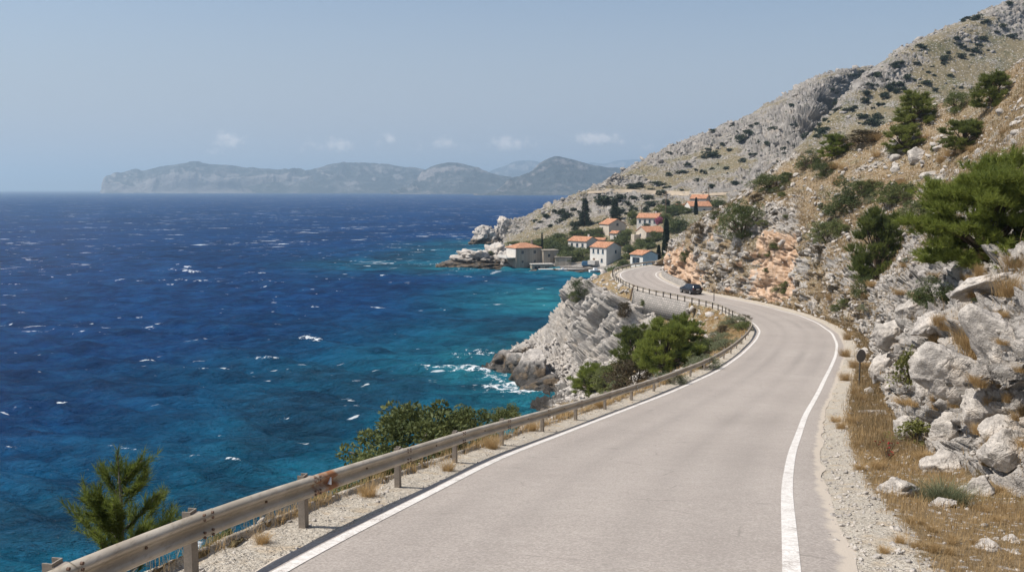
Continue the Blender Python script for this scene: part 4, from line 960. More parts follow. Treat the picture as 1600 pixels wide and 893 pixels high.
def needle_tufts(cent, dirs, per, L_, w, rg, spread=.55, back=.5):
    n = len(cent); C = np.repeat(cent, per, 0); D = np.repeat(dirs, per, 0)
    C = C - D * (rg.random(n * per) * L_ * back * 2)[:, None]
    d = D * 1.0 + rg.normal(size=(n * per, 3)) * spread; d /= np.linalg.norm(d, axis=1)[:, None]
    b = np.cross(d, rg.normal(size=(n * per, 3))); b /= np.linalg.norm(b, axis=1)[:, None] + 1e-9
    ln = (L_ * rg.uniform(.7, 1.2, n * per))[:, None]
    V = np.stack([C - b * w / 2, C + b * w / 2, C + d * ln], 1)
    return V.reshape(-1, 3), np.arange(n * per * 3).reshape(-1, 3)
def limbs(ends, base, mid, r0, r1, mb, rg):
    for e in ends:
        b = Vector(base); e = Vector(e); m = b.lerp(e, .5) + Vector((rg.normal() * .05, rg.normal() * .05, mid * (e - b).length))
        mb.tube([b, b.lerp(m, .6), m, m.lerp(e, .6), e], [r0, r0 * .8, r0 * .6, (r0 + r1) * .4, r1], 5)
class Plant: pass
def finish(nm, V, F, mat, mb, bark='bark'):
    p = Plant(); p.crown = new_mesh(nm + '_crown', V, F, M[mat]) if not isinstance(mat, bpy.types.Material) else new_mesh(nm + '_crown', V, F, mat)
    o = mb.build('tmp', M[bark]); p.trunk = o.data; bpy.data.objects.remove(o); return p
def shell_clumps(rg, n, sx, sy, sz, z0, r, lump=.35, flat=0.):
    d = rg.normal(size=(n, 3)); d /= np.linalg.norm(d, axis=1)[:, None]; d[:, 2] = np.where(d[:, 2] < -.75, -d[:, 2], d[:, 2])
    k = rg.uniform(.35, 1., n) ** .55
    o = rg.random(3) * 30
    k = k * (1 - lump + lump * 2 * fbm(d * 1.7 + o, 3, int(o[0] * 10)))
    C = d * k[:, None] * [sx, sy, sz]; C[:, 2] += z0
    return C, r * rg.uniform(.6, 1.35, n), d
def broadleaf(nm, seed, mat, n=60, per=110, leaf=.055, lump=.4, r=.13, bark='bark', wid=.6, tall=.5):
    rg = np.random.default_rng(seed); C, r_, d = shell_clumps(rg, n, .5, .5, tall * .95, tall * .48, r, lump)
    C[:, 2] = np.maximum(C[:, 2], .0)
    V, F = clump_leaves(C, r_, per, leaf, rg, .35, wid); mb = MB()
    limbs(C[rg.choice(n, 12, False)], (0, 0, -.08), .12, .022, .006, mb, rg); return finish(nm, V, F, mat, mb, bark)
def bushy_pine(nm, seed, mat, n=85, tufts=16, per=26, L_=.075, lump=.45, w=.0065, r=.14, tall=.64):
    rg = np.random.default_rng(seed); C, r_, d = shell_clumps(rg, n, .48, .48, tall * .9, tall * .52, r, lump)
    C[:, 2] = np.maximum(C[:, 2], .04)
    e = rg.normal(size=(n * tufts, 3)); e /= np.linalg.norm(e, axis=1)[:, None]; e[:, 2] = np.abs(e[:, 2]) * .9 - .15
    P = np.repeat(C, tufts, 0) + e * np.repeat(r_, tufts)[:, None] * rg.uniform(.4, 1, (n * tufts, 1)) * [1, 1, .75]
    dr_ = e * .6 + np.repeat(d, tufts, 0) * .35 + [0, 0, .55]; dr_ /= np.linalg.norm(dr_, axis=1)[:, None]
    V, F = needle_tufts(P, dr_, per, L_, w, rg, .5); mb = MB(); mb.tube([(0, 0, -.12), (.02, .0, .12), (-.01, .02, .35), (.02, 0, .6)], [.035, .03, .022, .01], 7)
    limbs(C[rg.choice(n, 26, False)], (0, 0, .12), .10, .018, .005, mb, rg)
    return finish(nm, V, F, mat, mb)
def young_pine(nm, seed, mat):
    rg = np.random.default_rng(seed); mb = MB(); mb.tube([(0, 0, -.1), (0, 0, .3), (.01, 0, .65), (0, 0, .97)], [.022, .017, .01, .003], 7)
    P = []; D = []
    def shoot(a, b, n, dens):
        for t in np.linspace(.25, 1, n):
            P.append(np.array(a) * (1 - t) + np.array(b) * t + rg.normal(size=3) * .006); q = np.array(b) - np.array(a); D.append(q / np.linalg.norm(q))
    for k in range(9):
        z = .10 + .74 * k / 9; ln = .50 * (1 - (z - .1) / .9) + .06
        for j in range(3 + (k < 6)):
            a = rg.uniform(0, 6.3); el = rg.uniform(.45, 1.05); l = ln * rg.uniform(.7, 1.15)
            e = np.array([math.cos(a) * l * math.cos(el * .8), math.sin(a) * l * math.cos(el * .8), z + l * math.sin(el)])
            mb.tube([(0, 0, z), tuple(np.array([0, 0, z]) * .5 + e * .5 + [0, 0, -.01]), tuple(e)], [.007, .005, .002], 4)
            shoot((0, 0, z), e, int(5 + l * 26), 1)
            for q in range(3):
                m = np.array([0, 0, z]) * .4 + e * .6 if q else np.array([0, 0, z]) * .6 + e * .4
                f = m + (e - [0, 0, z]) * .35 + rg.normal(size=3) * .045 + [0, 0, .03]; shoot(m, f, 4, 1)
    for t in range(8): P.append(np.array([0, 0, .84 + .02 * t])); D.append(np.array([0, 0, 1.]))
    P = np.array(P); D = np.array(D); D = D * .8 + [0, 0, .35]; D /= np.linalg.norm(D, axis=1)[:, None]
    V, F = needle_tufts(P, D, 20, .068, .0048, rg, .5); return finish(nm, V, F, mat, mb, 'bark_grey')
def conifer(nm, seed, mat, narrow=.5, layers=16, per=80):
    rg = np.random.default_rng(seed); mb = MB(); mb.tube([(0, 0, -.1), (0, 0, .5), (0, 0, .98)], [.03, .02, .004], 6); C = []; D = []
    for k in range(layers):
        z = .08 + .88 * k / layers; l = narrow * (1 - z) ** .85 * .5 + .015
        for j in range(max(4, int(13 * (1 - z)))):
            a = rg.uniform(0, 6.3); q = l * rg.uniform(.5, 1.1)
            for t in (.35, .7, 1.): C.append((math.cos(a) * q * t, math.sin(a) * q * t, z - q * .22 * t)); D.append((math.cos(a), math.sin(a), -.1))
    C = np.array(C); D = np.array(D); n = len(C); pp = max(4, int(9000 / n))
    V, F = leaf_quads(np.repeat(C, pp, 0) + rg.normal(size=(n * pp, 3)) * .018, np.repeat(D, pp, 0), np.full(n * pp, .04), rg, .35); return finish(nm, V, F, mat, mb)
def cypress(nm, seed, mat):
    rg = np.random.default_rng(seed); n = 9000; z = rg.random(n) ** .9; a = rg.uniform(0, 6.3, n); pr_ = .09 * np.minimum(1, (z / .12 + .35)) * (1 - z) ** .45 * 1.0
    r = pr_ * rg.uniform(.55, 1., n) ** .5 * (1 + .35 * (fbm(np.c_[np.cos(a) * 1.5, np.sin(a) * 1.5, z * 9], 3, seed) - .5) * 2)
    C = np.c_[np.cos(a) * r, np.sin(a) * r, z]; V, F = leaf_quads(C, np.c_[np.cos(a) * .3, np.sin(a) * .3, np.ones(n)], np.full(n, .035), rg, .4)
    mb = MB(); mb.tube([(0, 0, -.1), (0, 0, .3)], [.02, .012], 6); return finish(nm, V, F, mat, mb)
def far_shrub(nm, seed, mat):
    rg = np.random.default_rng(seed); C, r_, d = shell_clumps(rg, 14, .45, .45, .4, .28, .2, .3); V, F = clump_leaves(C, r_, 36, .15, rg, .3, .7)
    mb = MB(); mb.tube([(0, 0, -.2), (0, 0, .2)], [.04, .02], 5); return finish(nm, V, F, mat, mb)
def tuft_plant(nm, seed, mat, n=420, lean=.55, wid=.012, spread=.16):
    rg = np.random.default_rng(seed); base = rg.normal(size=(n, 3)) * [spread, spread, .0]; hh = rg.uniform(.5, 1., n)
    V, F = blades(base, np.array([[0, 0, 1.]]), hh, np.full(n, wid), np.abs(rg.normal(lean, .3, n)), seed)
    # blades lean away from the middle
    W = V.reshape(n, 5, 3); dirn = base / (np.linalg.norm(base, axis=1)[:, None] + 1e-6)
    k = np.array([0, 0, .3, .3, 1.])[None, :, None] * hh[:, None, None] * .35
    W = W + dirn[:, None] * k; p = Plant(); p.crown = new_mesh(nm, W.reshape(-1, 3), F, M[mat]); p.trunk = None; return p
PL = {}
PL['pine'] = bushy_pine('pine', 1, 'pine', 80, 16, 26, w=.0075)
PL['pine_b'] = bushy_pine('pine', 2, 'pine', 60, 18, 26, lump=.6, w=.008)
PL['bright'] = bushy_pine('pine', 3, 'pine_bright', 190, 20, 30, L_=.06, lump=.5, w=.0046, r=.125)
PL['bright_b'] = bushy_pine('pine', 4, 'pine_bright', 90, 18, 28, L_=.075, lump=.55, w=.006, r=.12)
PL['young'] = young_pine('young_pine', 5, 'pine_bright')
PL['juniper'] = broadleaf('juniper', 6, 'dark_leaf', 75, 150, .036, .5, .12, wid=.35)
PL['juniper_b'] = broadleaf('juniper', 7, 'dark_leaf', 60, 150, .038, .6, .13, wid=.4)
PL['mastic'] = broadleaf('mastic', 8, 'olive_leaf', 95, 130, .034, .45, .10, 'bark_grey', .55)
PL['mastic_b'] = broadleaf('mastic', 9, 'olive_leaf', 70, 130, .04, .6, .12, 'bark_grey', .55)
PL['brown'] = broadleaf('brown_shrub', 10, 'brown_leaf', 75, 110, .035, .5, .11)
PL['sage'] = broadleaf('sage', 11, 'sage', 60, 120, .04, .35, .12, wid=.3)
PL['yellow'] = broadleaf('leafy_plant', 12, 'yellow_leaf', 30, 26, .10, .6, .16, wid=.5)
PL['round'] = broadleaf('round_tree', 13, 'dark_leaf', 40, 90, .065, .3, .17)
PL['round_b'] = broadleaf('round_tree', 14, 'olive_leaf', 40, 90, .065, .35, .17)
PL['conifer'] = conifer('conifer', 15, 'far_leaf', .62)
PL['thin'] = conifer('conifer', 16, 'far_leaf', .34)
PL['cypress'] = cypress('cypress', 17, 'far_leaf')
PL['far'] = [far_shrub('far_shrub', 30 + k, 'far_leaf') for k in range(4)]
PL['tuft'] = [tuft_plant('grass_tuft', 40 + k, 'dry_grass') for k in range(3)]
PL['herb'] = tuft_plant('herb', 45, 'sage', 900, .4, .012, .22)
rgp = np.random.default_rng(4)
bpy.context.view_layer.update()
def plant(kind_, name, label, cat, px, py, w, h=None, group=None, d=None, only=None, sink=.04, trunk=True, ground=True, rz=None):
    """stands at the ground seen at pixel (px, py); w, h its size in photo pixels"""
    if d is not None:
        p = Vector(unproj(px, py, d))
        if ground:
            g = drop_to(p.x, p.y, only=only)
            if g is not None: p = g
    else:
        p, n = hit(px, py, only)
        if p is None: print('no ground', label, px, py); return None
    k = mpp(np.array(p)); W = w * k; H = (h or w) * k
    src = PL[kind_]; src = src[rgp.integers(len(src))] if isinstance(src, list) else src
    t = thing(name, label, cat, p - Vector((0, 0, sink * H)), rgp.uniform(0, 6.3) if rz is None else rz, group, (W, W, H))
    obj('foliage' if src.trunk is None else 'crown', src.crown, t)
    if src.trunk is not None and trunk: obj('trunk', src.trunk, t)
    return t
# slope right of the road
V_ = [('bright', 'pine_tree', 'large bright green bushy pine on the bank, biggest tree of the scene', 'tree', 1535, 408, 215, 185),
      ('pine', 'pine_tree', 'dark layered pine left of the large bright pine', 'tree', 1372, 434, 100, 118),
      ('juniper', 'juniper_bush', 'small rounded dark bush on a short stem below the layered pine', 'bush', 1350, 460, 38, 42),
      ('juniper_b', 'juniper_bush', 'low dark juniper under the lower boughs of the large bright pine', 'bush', 1458, 472, 62, 48),
      ('juniper', 'juniper_bush', 'broad dark glossy bush on top of the road cutting above the car', 'bush', 1160, 366, 72, 72),
      ('juniper_b', 'juniper_bush', 'dark bush in the middle of the dry slope above the orange scar', 'bush', 1310, 330, 66, 60),
      ('juniper', 'juniper_bush', 'dark sprawling bush directly below the orange scar bush on the slope', 'bush', 1292, 376, 62, 46),
      ('mastic_b', 'mastic_bush', 'green bush on the slope just left above the large bright pine', 'bush', 1404, 314, 66, 40),
      ('bright_b', 'pine_tree', 'light green young pine on the left of the near hill crest', 'tree', 1303, 244, 52, 40),
      ('juniper_b', 'juniper_bush', 'dark bush on the crest left of the light green crest pine', 'bush', 1264, 262, 42, 34),
      ('brown', 'brown_shrub', 'brownish shrub on the crest right of the light green crest pine', 'bush', 1352, 220, 60, 24),
      ('juniper', 'juniper_bush', 'long low dark bush at the lower left end of the crest', 'bush', 1206, 296, 68, 34),
      ('pine', 'pine_tree', 'flat topped olive pine on the skyline between crest shrubs', 'tree', 1428, 194, 68, 56),
      ('pine_b', 'pine_tree', 'dark green pine just below the flat topped crest pine', 'tree', 1410, 236, 60, 50),
      ('pine_b', 'pine_tree', 'spreading dark pine alone in the upper dry slope with white stones', 'tree', 1508, 232, 74, 54),
      ('juniper', 'juniper_bush', 'small dark crest bush between two crest pines', 'bush', 1497, 172, 44, 42),
      ('pine', 'pine_tree', 'tall dark pine on the crest near the upper right corner', 'tree', 1550, 166, 66, 58),
      ('pine_b', 'pine_tree', 'olive pine behind the tall dark crest pine', 'tree', 1556, 124, 58, 36),
      ('mastic', 'mastic_bush', 'bush at the right edge above the large bright pine', 'bush', 1584, 266, 56, 38),
      ('juniper', 'juniper_bush', 'little dark bush below the crest pines at the left', 'bush', 1289, 274, 34, 30),
      ('juniper', 'juniper_bush', 'dark bush directly behind the top of the layered pine', 'bush', 1440, 350, 70, 56),
      ('mastic_b', 'mastic_bush', 'olive bush on the slope right of the dark mid slope bush', 'bush', 1352, 300, 46, 26),
      ('brown', 'brown_shrub', 'small brownish bush on the nose of the cutting above the hairpin', 'bush', 1092, 363, 20, 20),
      ('mastic_b', 'mastic_bush', 'green tuft growing on the orange rock face beside the hairpin', 'bush', 1070, 408, 18, 22),
      ('juniper', 'juniper_bush', 'dark green bush at the crest end above the village road', 'bush', 1120, 342, 22, 20),
      ('yellow', 'leafy_plant', 'yellow green leafy plant growing in a cleft of the rock wall', 'plant', 1420, 592, 46, 66),
      ('yellow', 'leafy_plant', 'thin green and brown plant in the wall above the red flowers', 'plant', 1432, 684, 64, 44),
      ('herb', 'herb_tuft', 'grey green feathery herb tuft at the foot of the rock wall', 'plant', 1478, 786, 62, 42),
      ('tuft', 'grass_tuft', 'tall straw coloured grass tuft drooping over the biggest crag', 'grass', 1528, 560, 62, 74),
      ('tuft', 'grass_tuft', 'straw grass tuft on the bank between the big pine and the crag', 'grass', 1574, 462, 44, 46),
      ('tuft', 'grass_tuft', 'reddish straw tuft near the right edge under the big pine', 'grass', 1586, 424, 46, 40),
      ('tuft', 'grass_tuft', 'straw tuft left of the tall drooping tuft on the wall', 'grass', 1506, 536, 42, 50),
      # inside the bend and along the cliff
      ('bright_b', 'pine_tree', 'bright green pine inside the bend, tallest of the shrubs below the retaining wall', 'tree', 1038, 580, 100, 96),
      ('bright', 'pine_tree', 'second bright pine inside the bend, nearest the retaining wall', 'tree', 1070, 556, 66, 72),
      ('pine', 'pine_tree', 'dark pine left of the bright pines inside the bend', 'tree', 992, 572, 74, 72),
      ('brown', 'brown_shrub', 'brown green shrub in front of the pines behind the guard rail', 'bush', 992, 608, 84, 70),
      ('mastic', 'mastic_bush', 'dark green low bush left of the brown shrub behind the rail', 'bush', 956, 606, 66, 56),
      ('bright_b', 'pine_tree', 'small green feathery pine at the foot of the scree slope behind the rail', 'tree', 924, 614, 66, 54),
      ('juniper', 'juniper_bush', 'dark bush crowning the left corner of the cliff', 'bush', 906, 458, 34, 32),
      ('mastic', 'mastic_bush', 'lower green bush hanging at the left corner of the cliff', 'bush', 900, 468, 26, 20),
      ('brown', 'brown_shrub', 'brownish bush growing out of the ribs of the cliff', 'bush', 976, 492, 24, 28),
      ('mastic_b', 'mastic_bush', 'small bush on the cliff top left of the retaining wall', 'bush', 1008, 476, 14, 12),
      ('sage', 'sage_shrub', 'grey green sage shrub behind the rail, right of the bright pine', 'bush', 1098, 574, 62, 28),
      ('sage', 'sage_shrub', 'grey green sage shrub near the inside of the bend', 'bush', 1136, 546, 56, 26),
      ('sage', 'sage_shrub', 'grey sage shrub low behind the rail in front of the brown shrub', 'bush', 1048, 598, 56, 24),
      ('mastic_b', 'mastic_bush', 'green bush beside the little drop right of the bright pines', 'bush', 1104, 552, 32, 30)]
for a in V_: plant(*a, only=[hill] if a[4] > 1200 or (a[4] > 1065 and a[5] < 460) else [coast, hill])
# plants below the guard rail in front
plant('young', 'young_pine', 'young pine with upright shoots growing below the guard rail at the lower left', 'tree', 194, 930, 245, 238, d=13.2, only=[coast], ground=False, sink=0)
for lab, px, py, w_, h_, d in [('dark green broad bush behind the guard rail, largest of the row', 655, 765, 205, 180, 25), ('bush at the lower left end of the green bush row behind the rail', 585, 790, 125, 118, 22.5), ('bush at the right end of the green bush row behind the rail', 725, 716, 105, 108, 28.5)]:
    plant('mastic', 'mastic_bush', lab, 'bush', px, py, w_, h_, 'green bushes behind the guard rail', d=d, ground=False, sink=0)
plant('mastic_b', 'mastic_bush', 'small leafy bush seen under the near end of the guard rail', 'bush', 352, 872, 62, 58, d=12.0, ground=False, sink=0)
plant('mastic_b', 'mastic_bush', 'low bush beyond the green bush row with the sea behind it', 'bush', 790, 668, 60, 44, d=33, ground=False, sink=0)
for px, py, w_ in [(575, 775, 34), (768, 700, 30), (830, 672, 26), (410, 848, 30), (880, 650, 30), (700, 735, 26), (935, 634, 22), (1010, 606, 20)]:
    plant('tuft', 'grass_tuft', 'dry straw tuft on the gravel at the foot of the guard rail', 'grass', px, py, w_, w_ * .8, 'straw tufts under the guard rail', only=[coast])
for k in range(34):
    px, py = [(1325, 600), (1345, 690), (1335, 640), (1370, 730), (1395, 835), (1450, 830), (1500, 850), (1560, 815), (1440, 870), (1330, 565), (1322, 545), (1380, 690)][k % 12]
    px += rgp.normal() * 18; py += rgp.normal() * 16
    plant('tuft', 'grass_tuft', 'low straw grass tuft in the dry verge at the right of the road', 'grass', px, py, rgp.uniform(12, 24), rgp.uniform(10, 22), 'straw tufts in the right verge', only=[hill])
for k in range(40):
    px, py = rgp.uniform(1290, 1600), rgp.uniform(200, 470)
    p, n = hit(px, py, [hill])
    if p is not None and p.y > 26: plant('tuft', 'grass_tuft', 'straw coloured grass tuft on the stony slope above the rock wall', 'grass', px, py, rgp.uniform(14, 26), rgp.uniform(9, 16), 'straw tufts on the upper slope', only=[hill])
cnt = 0
while cnt < 46:
    px, py = rgp.uniform(1140, 1600), rgp.uniform(170, 520)
    p, n = hit(px, py, [hill])
    if p is None or p.y > 165 or p.y < 24 or p.z - road_z(p.y) < 1.2: continue
    s = rgp.uniform(9, 24); cnt += 1
    plant(['mastic_b', 'brown', 'mastic', 'sage', 'juniper_b'][cnt % 5], 'scrub_bush', 'small low scrub bush scattered over the stony slope above the road', 'bush', px, py, s * rgp.uniform(1, 1.5), s * .75, 'low scrub on the near slope', only=[hill])
for k in range(52):
    px = rgp.uniform(925, 1165); py = np.interp(px, [925, 1000, 1060, 1110, 1165], [632, 606, 584, 560, 520]) - rgp.uniform(4, 34)
    p, n = hit(px, py, [coast])
    if p is not None and p.y < 112 and road_z(p.y) - p.z < 9: plant(['sage', 'mastic_b', 'sage', 'brown'][k % 4], 'scrub_bush', 'low grey green scrub on the ground inside the bend behind the rail', 'bush', px, py, rgp.uniform(18, 40), rgp.uniform(10, 20), 'low scrub inside the bend', only=[coast])
for px, py, w_, h_, d in [(300, 925, 46, 40, 11.2), (430, 850, 40, 30, 14.5), (255, 940, 50, 50, 11.), (505, 800, 50, 40, 17)]: plant('mastic_b', 'mastic_bush', 'low leafy scrub at the bank edge directly under the near guard rail', 'bush', px, py, w_, h_, 'leafy scrub at the bank edge', d=d, ground=False, sink=0)
for k in range(46):
    px, py = rgp.uniform(1385, 1600), rgp.uniform(430, 730)
    p, n = hit(px, py, [hill])
    if p is not None and p.y < 45: plant('tuft', 'grass_tuft', 'dry straw tuft rooted in a crack of the near rock wall', 'grass', px, py, rgp.uniform(14, 34), rgp.uniform(12, 28), 'straw tufts in the rock wall cracks', only=[hill])
# red flowering plant
p, n = hit(1384, 722, [hill]); k = mpp(np.array(p))
t = thing('flowering_plant', 'dry plant with dark red flowers on thin stems by the rock wall', 'plant', p)
mb = MB()
for j in range(26):
    a = rgp.uniform(0, 6.3); e = Vector((math.cos(a) * rgp.uniform(2, 22) * k, math.sin(a) * rgp.uniform(2, 16) * k, rgp.uniform(12, 34) * k)); mb.tube([(0, 0, -.02), e * .5 + Vector((0, 0, .03)), e], [.006, .005, .003], 4)
    if j < 15:
        fl = MB(); fm = Matrix.Rotation(rgp.uniform(-.6, .6), 3, 'X'); n_ = 6
        for rr_, zz_ in ((.026, .018),): fl.add([e] + [e + fm @ Vector((rr_ * math.cos(q), rr_ * math.sin(q), zz_ * (1 + .4 * (i % 2)))) for i, q in enumerate(np.linspace(0, 6.283, 2 * n_, False))] + [e + fm @ Vector((0, 0, .024))], [(0, 1 + i, 1 + (i + 1) % (2 * n_)) for i in range(2 * n_)] + [(2 * n_ + 1, 1 + (i + 1) % (2 * n_), 1 + i) for i in range(2 * n_)])
        fl.build('flower', M['red_petal'], t)
mb.build('stems', M['bark'], t)
# shrubs on the far mountain
far_px = [(1321, 32, 10), (1500, 14, 8), (1504, 32, 9), (1543, 33, 8), (1575, 5, 9), (1535, 60, 10), (1583, 55, 11), (1405, 98, 10), (1395, 101, 8), (1440, 72, 9), (1432, 98, 8), (1418, 120, 12), (1400, 133, 12), (1408, 140, 12), (1390, 138, 10), (1350, 157, 12), (1385, 147, 9), (1375, 163, 9), (1326, 170, 11), (1345, 182, 12), (1308, 170, 9), (1260, 210, 12), (1285, 205, 14), (1290, 200, 10), (1278, 212, 9), (1447, 128, 12), (1460, 140, 9), (1450, 112, 6), (1480, 90, 8), (1565, 40, 10), (1495, 60, 8), (1528, 78, 13), (1370, 182, 14), (1365, 190, 16), (1160, 216, 14), (1104, 241, 16), (1105, 194, 7), (1145, 196, 6), (1115, 203, 6), (1184, 193, 6), (1236, 164, 8), (1030, 285, 12), (985, 291, 14), (1000, 290, 12), (1045, 272, 8), (1065, 268, 10), (945, 312, 22), (980, 316, 11), (966, 327, 10), (1040, 317, 12), (1020, 316, 13), (1064, 296, 7), (880, 328, 12), (883, 338, 12), (850, 336, 9), (836, 344, 7), (866, 330, 7), (895, 327, 8), (990, 327, 10), (1012, 327, 12), (905, 348, 14), (875, 345, 9), (860, 352, 8), (1160, 250, 9), (1075, 256, 7), (1135, 262, 8), (1180, 240, 8), (1210, 200, 10), (1128, 225, 7), (1090, 280, 9), (1150, 285, 9), (1110, 290, 8), (1240, 195, 8), (1300, 140, 9), (1330, 118, 10), (1345, 112, 9)]
for k in range(130):
    cx, cy = [(1290, 195), (1400, 140), (1450, 110), (1330, 165), (1380, 120), (1520, 70), (1100, 250), (1050, 290), (960, 325), (1000, 315), (1180, 215), (900, 345), (1230, 240), (1560, 30)][k % 14]
    far_px.append((cx + rgp.normal() * 32, cy + rgp.normal() * 14, rgp.uniform(3, 8) * (1.6 if rgp.random() < .15 else 1)))
for px, py, w_ in far_px: plant('far', 'mountain_shrub', 'small dark shrub dotted on the pale stony mountain behind', 'shrub', px, py + w_ * .3, w_ * rgp.uniform(1.0, 1.9), w_ * rgp.uniform(.6, 1.0), 'dark shrubs dotted on the mountain', only=[mount, mount2], trunk=False)
# ------------------------------------------------------------------ guard rail
i0 = np.argmax(L[:, 1] > 3.2); i1 = np.argmax(L[:, 1] > 188)
ro = np.interp(L[:, 1], [0, 60, 95, 110, 140, 160], [.62, .66, .80, 1.1, 1.3, 1.2])
RP = resample((L - nL * ro[:, None])[i0:i1], .25); RN = normals2d(RP)
arc = np.arange(len(RP)) * .25
gr = thing('guard_rail', 'weathered steel guard rail on posts along the seaward edge of the road', 'guard rail', (RP[0][0], RP[0][1], road_z(RP[0][1])))
gl = np.array(gr.location)
prof = np.array([(.000, .455), (.012, .445), (.050, .47), (.086, .50), (.086, .535), (.050, .565), (.012, .59), (.012, .625), (.050, .65), (.086, .68), (.086, .715), (.050, .745), (.012, .77), (.000, .76),
                 (-.004, .75), (.045, .735), (.080, .712), (.080, .683), (.045, .655), (.006, .628), (.006, .588), (.045, .56), (.080, .532), (.080, .503), (.045, .475), (-.004, .462)])
prof[:, 1] = .60 + (prof[:, 1] - .60) * .86
_b = MB(); _b.tube([(-.012, 0, 0), (.010, 0, 0)], .015, 8); _o = _b.build('tmp', M['bolt']); BOLT = _o.data; bpy.data.objects.remove(_o)
# arc position whose post stands at pixel x = 480
pp = project(np.c_[RP - RN * .10, road_z(RP[:, 1])]); a480 = arc[np.argmin(np.abs(pp[:400, 0] - 476))]
a300 = arc[np.argmin(np.abs(pp[:200, 0] - 306))]; a75 = max(.05, arc[np.argmin(np.abs(pp[:120, 0] - 80))])
posts = [a75, a300] + [a480 + 4 * k for k in range(0, 24)]
last = posts[-1]; far_posts = []
while last < arc[-1] - 2: last += 2.0; far_posts.append(last)
allp = posts + far_posts
def rp(a): return np.array([np.interp(a, arc, RP[:, 0]), np.interp(a, arc, RP[:, 1])]), np.array([np.interp(a, arc, RN[:, 0]), np.interp(a, arc, RN[:, 1])])
edges = [max(0, allp[0] - 4)] + [a for a in posts] + far_posts[1::2] + [arc[-1]]
rust_c = a480 + .35
for k, (a, b) in enumerate(zip(edges[:-1], edges[1:])):
    if b - a < .3: continue
    aa = np.linspace(a - .001, b + .16, max(2, int((b - a) / .5) + 1)); V = []
    lap = .005 * (k % 2)
    for s in aa:
        p, n = rp(s); z = float(road_z(p[1]))
        V.append(np.c_[p[0] + n[0] * (prof[:, 0] + lap), p[1] + n[1] * (prof[:, 0] + lap), z + prof[:, 1] - .035 + lap])
    V = np.array(V) - gl; m = len(prof); i = np.arange(len(aa) * m).reshape(len(aa), m)
    F = np.stack([i[:-1], np.roll(i, -1, 1)[:-1], np.roll(i, -1, 1)[1:], i[1:]], -1).reshape(-1, 4)
    rust = np.repeat(np.exp(-((aa - rust_c) / .42) ** 2) * .95 + .28 * np.exp(-((aa - b) / .12) ** 2), m)
    me = new_mesh('beam', V, F, M['rail'], False, {'rust': rust}); bo = obj('beam', me, gr)
    if abs(a - a480) < 6:
        bo['label'] = 'beam with a rusty joint' if abs(rust_c - (a + b) / 2) < 2.6 else 'plain steel beam'
    if b < 42:
        spots = [(b - .02 + (.06 if q % 2 else -.10), zz_ - .035 + (0 if q < 2 else .05), .094) for q in range(4) for zz_ in (.505, .685)] + [((a + b) / 2, .575, .022)]
        for s_, zz_, of_ in spots:
            p, n = rp(s_); bt = obj('bolt', BOLT, bo, (p[0] + n[0] * of_ - gl[0], p[1] + n[1] * of_ - gl[1], road_z(p[1]) + zz_ - gl[2]), math.atan2(n[1], n[0]))
def post_mesh(far):
    mb = MB()
    w, d, t = (.125, .09, .012)
    mb.box((0, 0, .115), (t, w, 1.20)); mb.box((-d / 2, w / 2 - t / 2, .115), (d - t, t, 1.20)); mb.box((-d / 2, -w / 2 + t / 2, .115), (d - t, t, 1.20))
    return mb
pm = post_mesh(0).build('post', M['post'], gr); sm = MB(); sm.box((.035, 0, .575), (.085, .13, .22)); sm = sm.build('spacer', M['post'], pm)
pme, sme = pm.data, sm.data
pmd = post_mesh(1).build('tmp', M['dark_metal'], gr); pmed = pmd.data; bpy.data.objects.remove(pmd)
for k, a in enumerate(allp):
    p, n = rp(a); q = p - n * .10
    o = pm if k == 0 else obj('post', pme if a < 100 else pmed, gr)
    o.location = Vector((q[0], q[1], road_z(p[1]))) - gr.location; o.rotation_euler = (0, 0, math.atan2(n[1], n[0]))
    if k and a < 60: obj('spacer', sme, o)
for a in [a480 + .33, a480 + 28.1, a480 + 44]:
    p, n = rp(a); c = Vector((p[0] + n[0] * .10, p[1] + n[1] * .10, road_z(p[1]) + .575)) - gr.location
    mb = MB(); mb.prism([(-.05, 0), (.05, -.045), (.05, .06)], -.008, .008)
    o = mb.build('reflector', M['white'], gr); o.location = c; o.rotation_euler = (0, 0, math.atan2(n[1], n[0]) + math.pi / 2)

# retaining wall under the far rail
ra = [a for a in np.arange(0, arc[-1], .5) if 115.5 < rp(a)[0][1] < 131.5 and a > 60]
V = []; uv = []
for a in ra:
    p, n = rp(a); z = float(road_z(p[1])); q = p - n * .30; b = p - n * .62; tt_ = p + n * .2
    hgt = np.interp(p[1], [113.5, 118, 129, 131.5], [1.8, 2.7, 2.9, 2.4])
    V.append([(tt_[0], tt_[1], z - .02), (q[0], q[1], z - .02), (b[0], b[1], z - hgt), (p[0], p[1], z - hgt)]); uv.append([(a, .3), (a, 0), (a, -hgt), (a, -hgt - .2)])
V = [[np.array(V[0][3]) + [0, 0, .5 * k] for k in (1, 0, 0, 0)]] + V + [[np.array(V[-1][3]) + [0, 0, .5 * k] for k in (1, 0, 0, 0)]]; uv = [uv[0]] + uv + [uv[-1]]
V = np.array(V); uv = np.array(uv)
me = new_mesh('retaining_wall', V, grid_faces(len(V), 4), M['masonry'], False, None, uv.reshape(-1, 2))
tag(obj('retaining_wall', me), 'coursed pale stone retaining wall holding the road above the bright pines', 'wall')
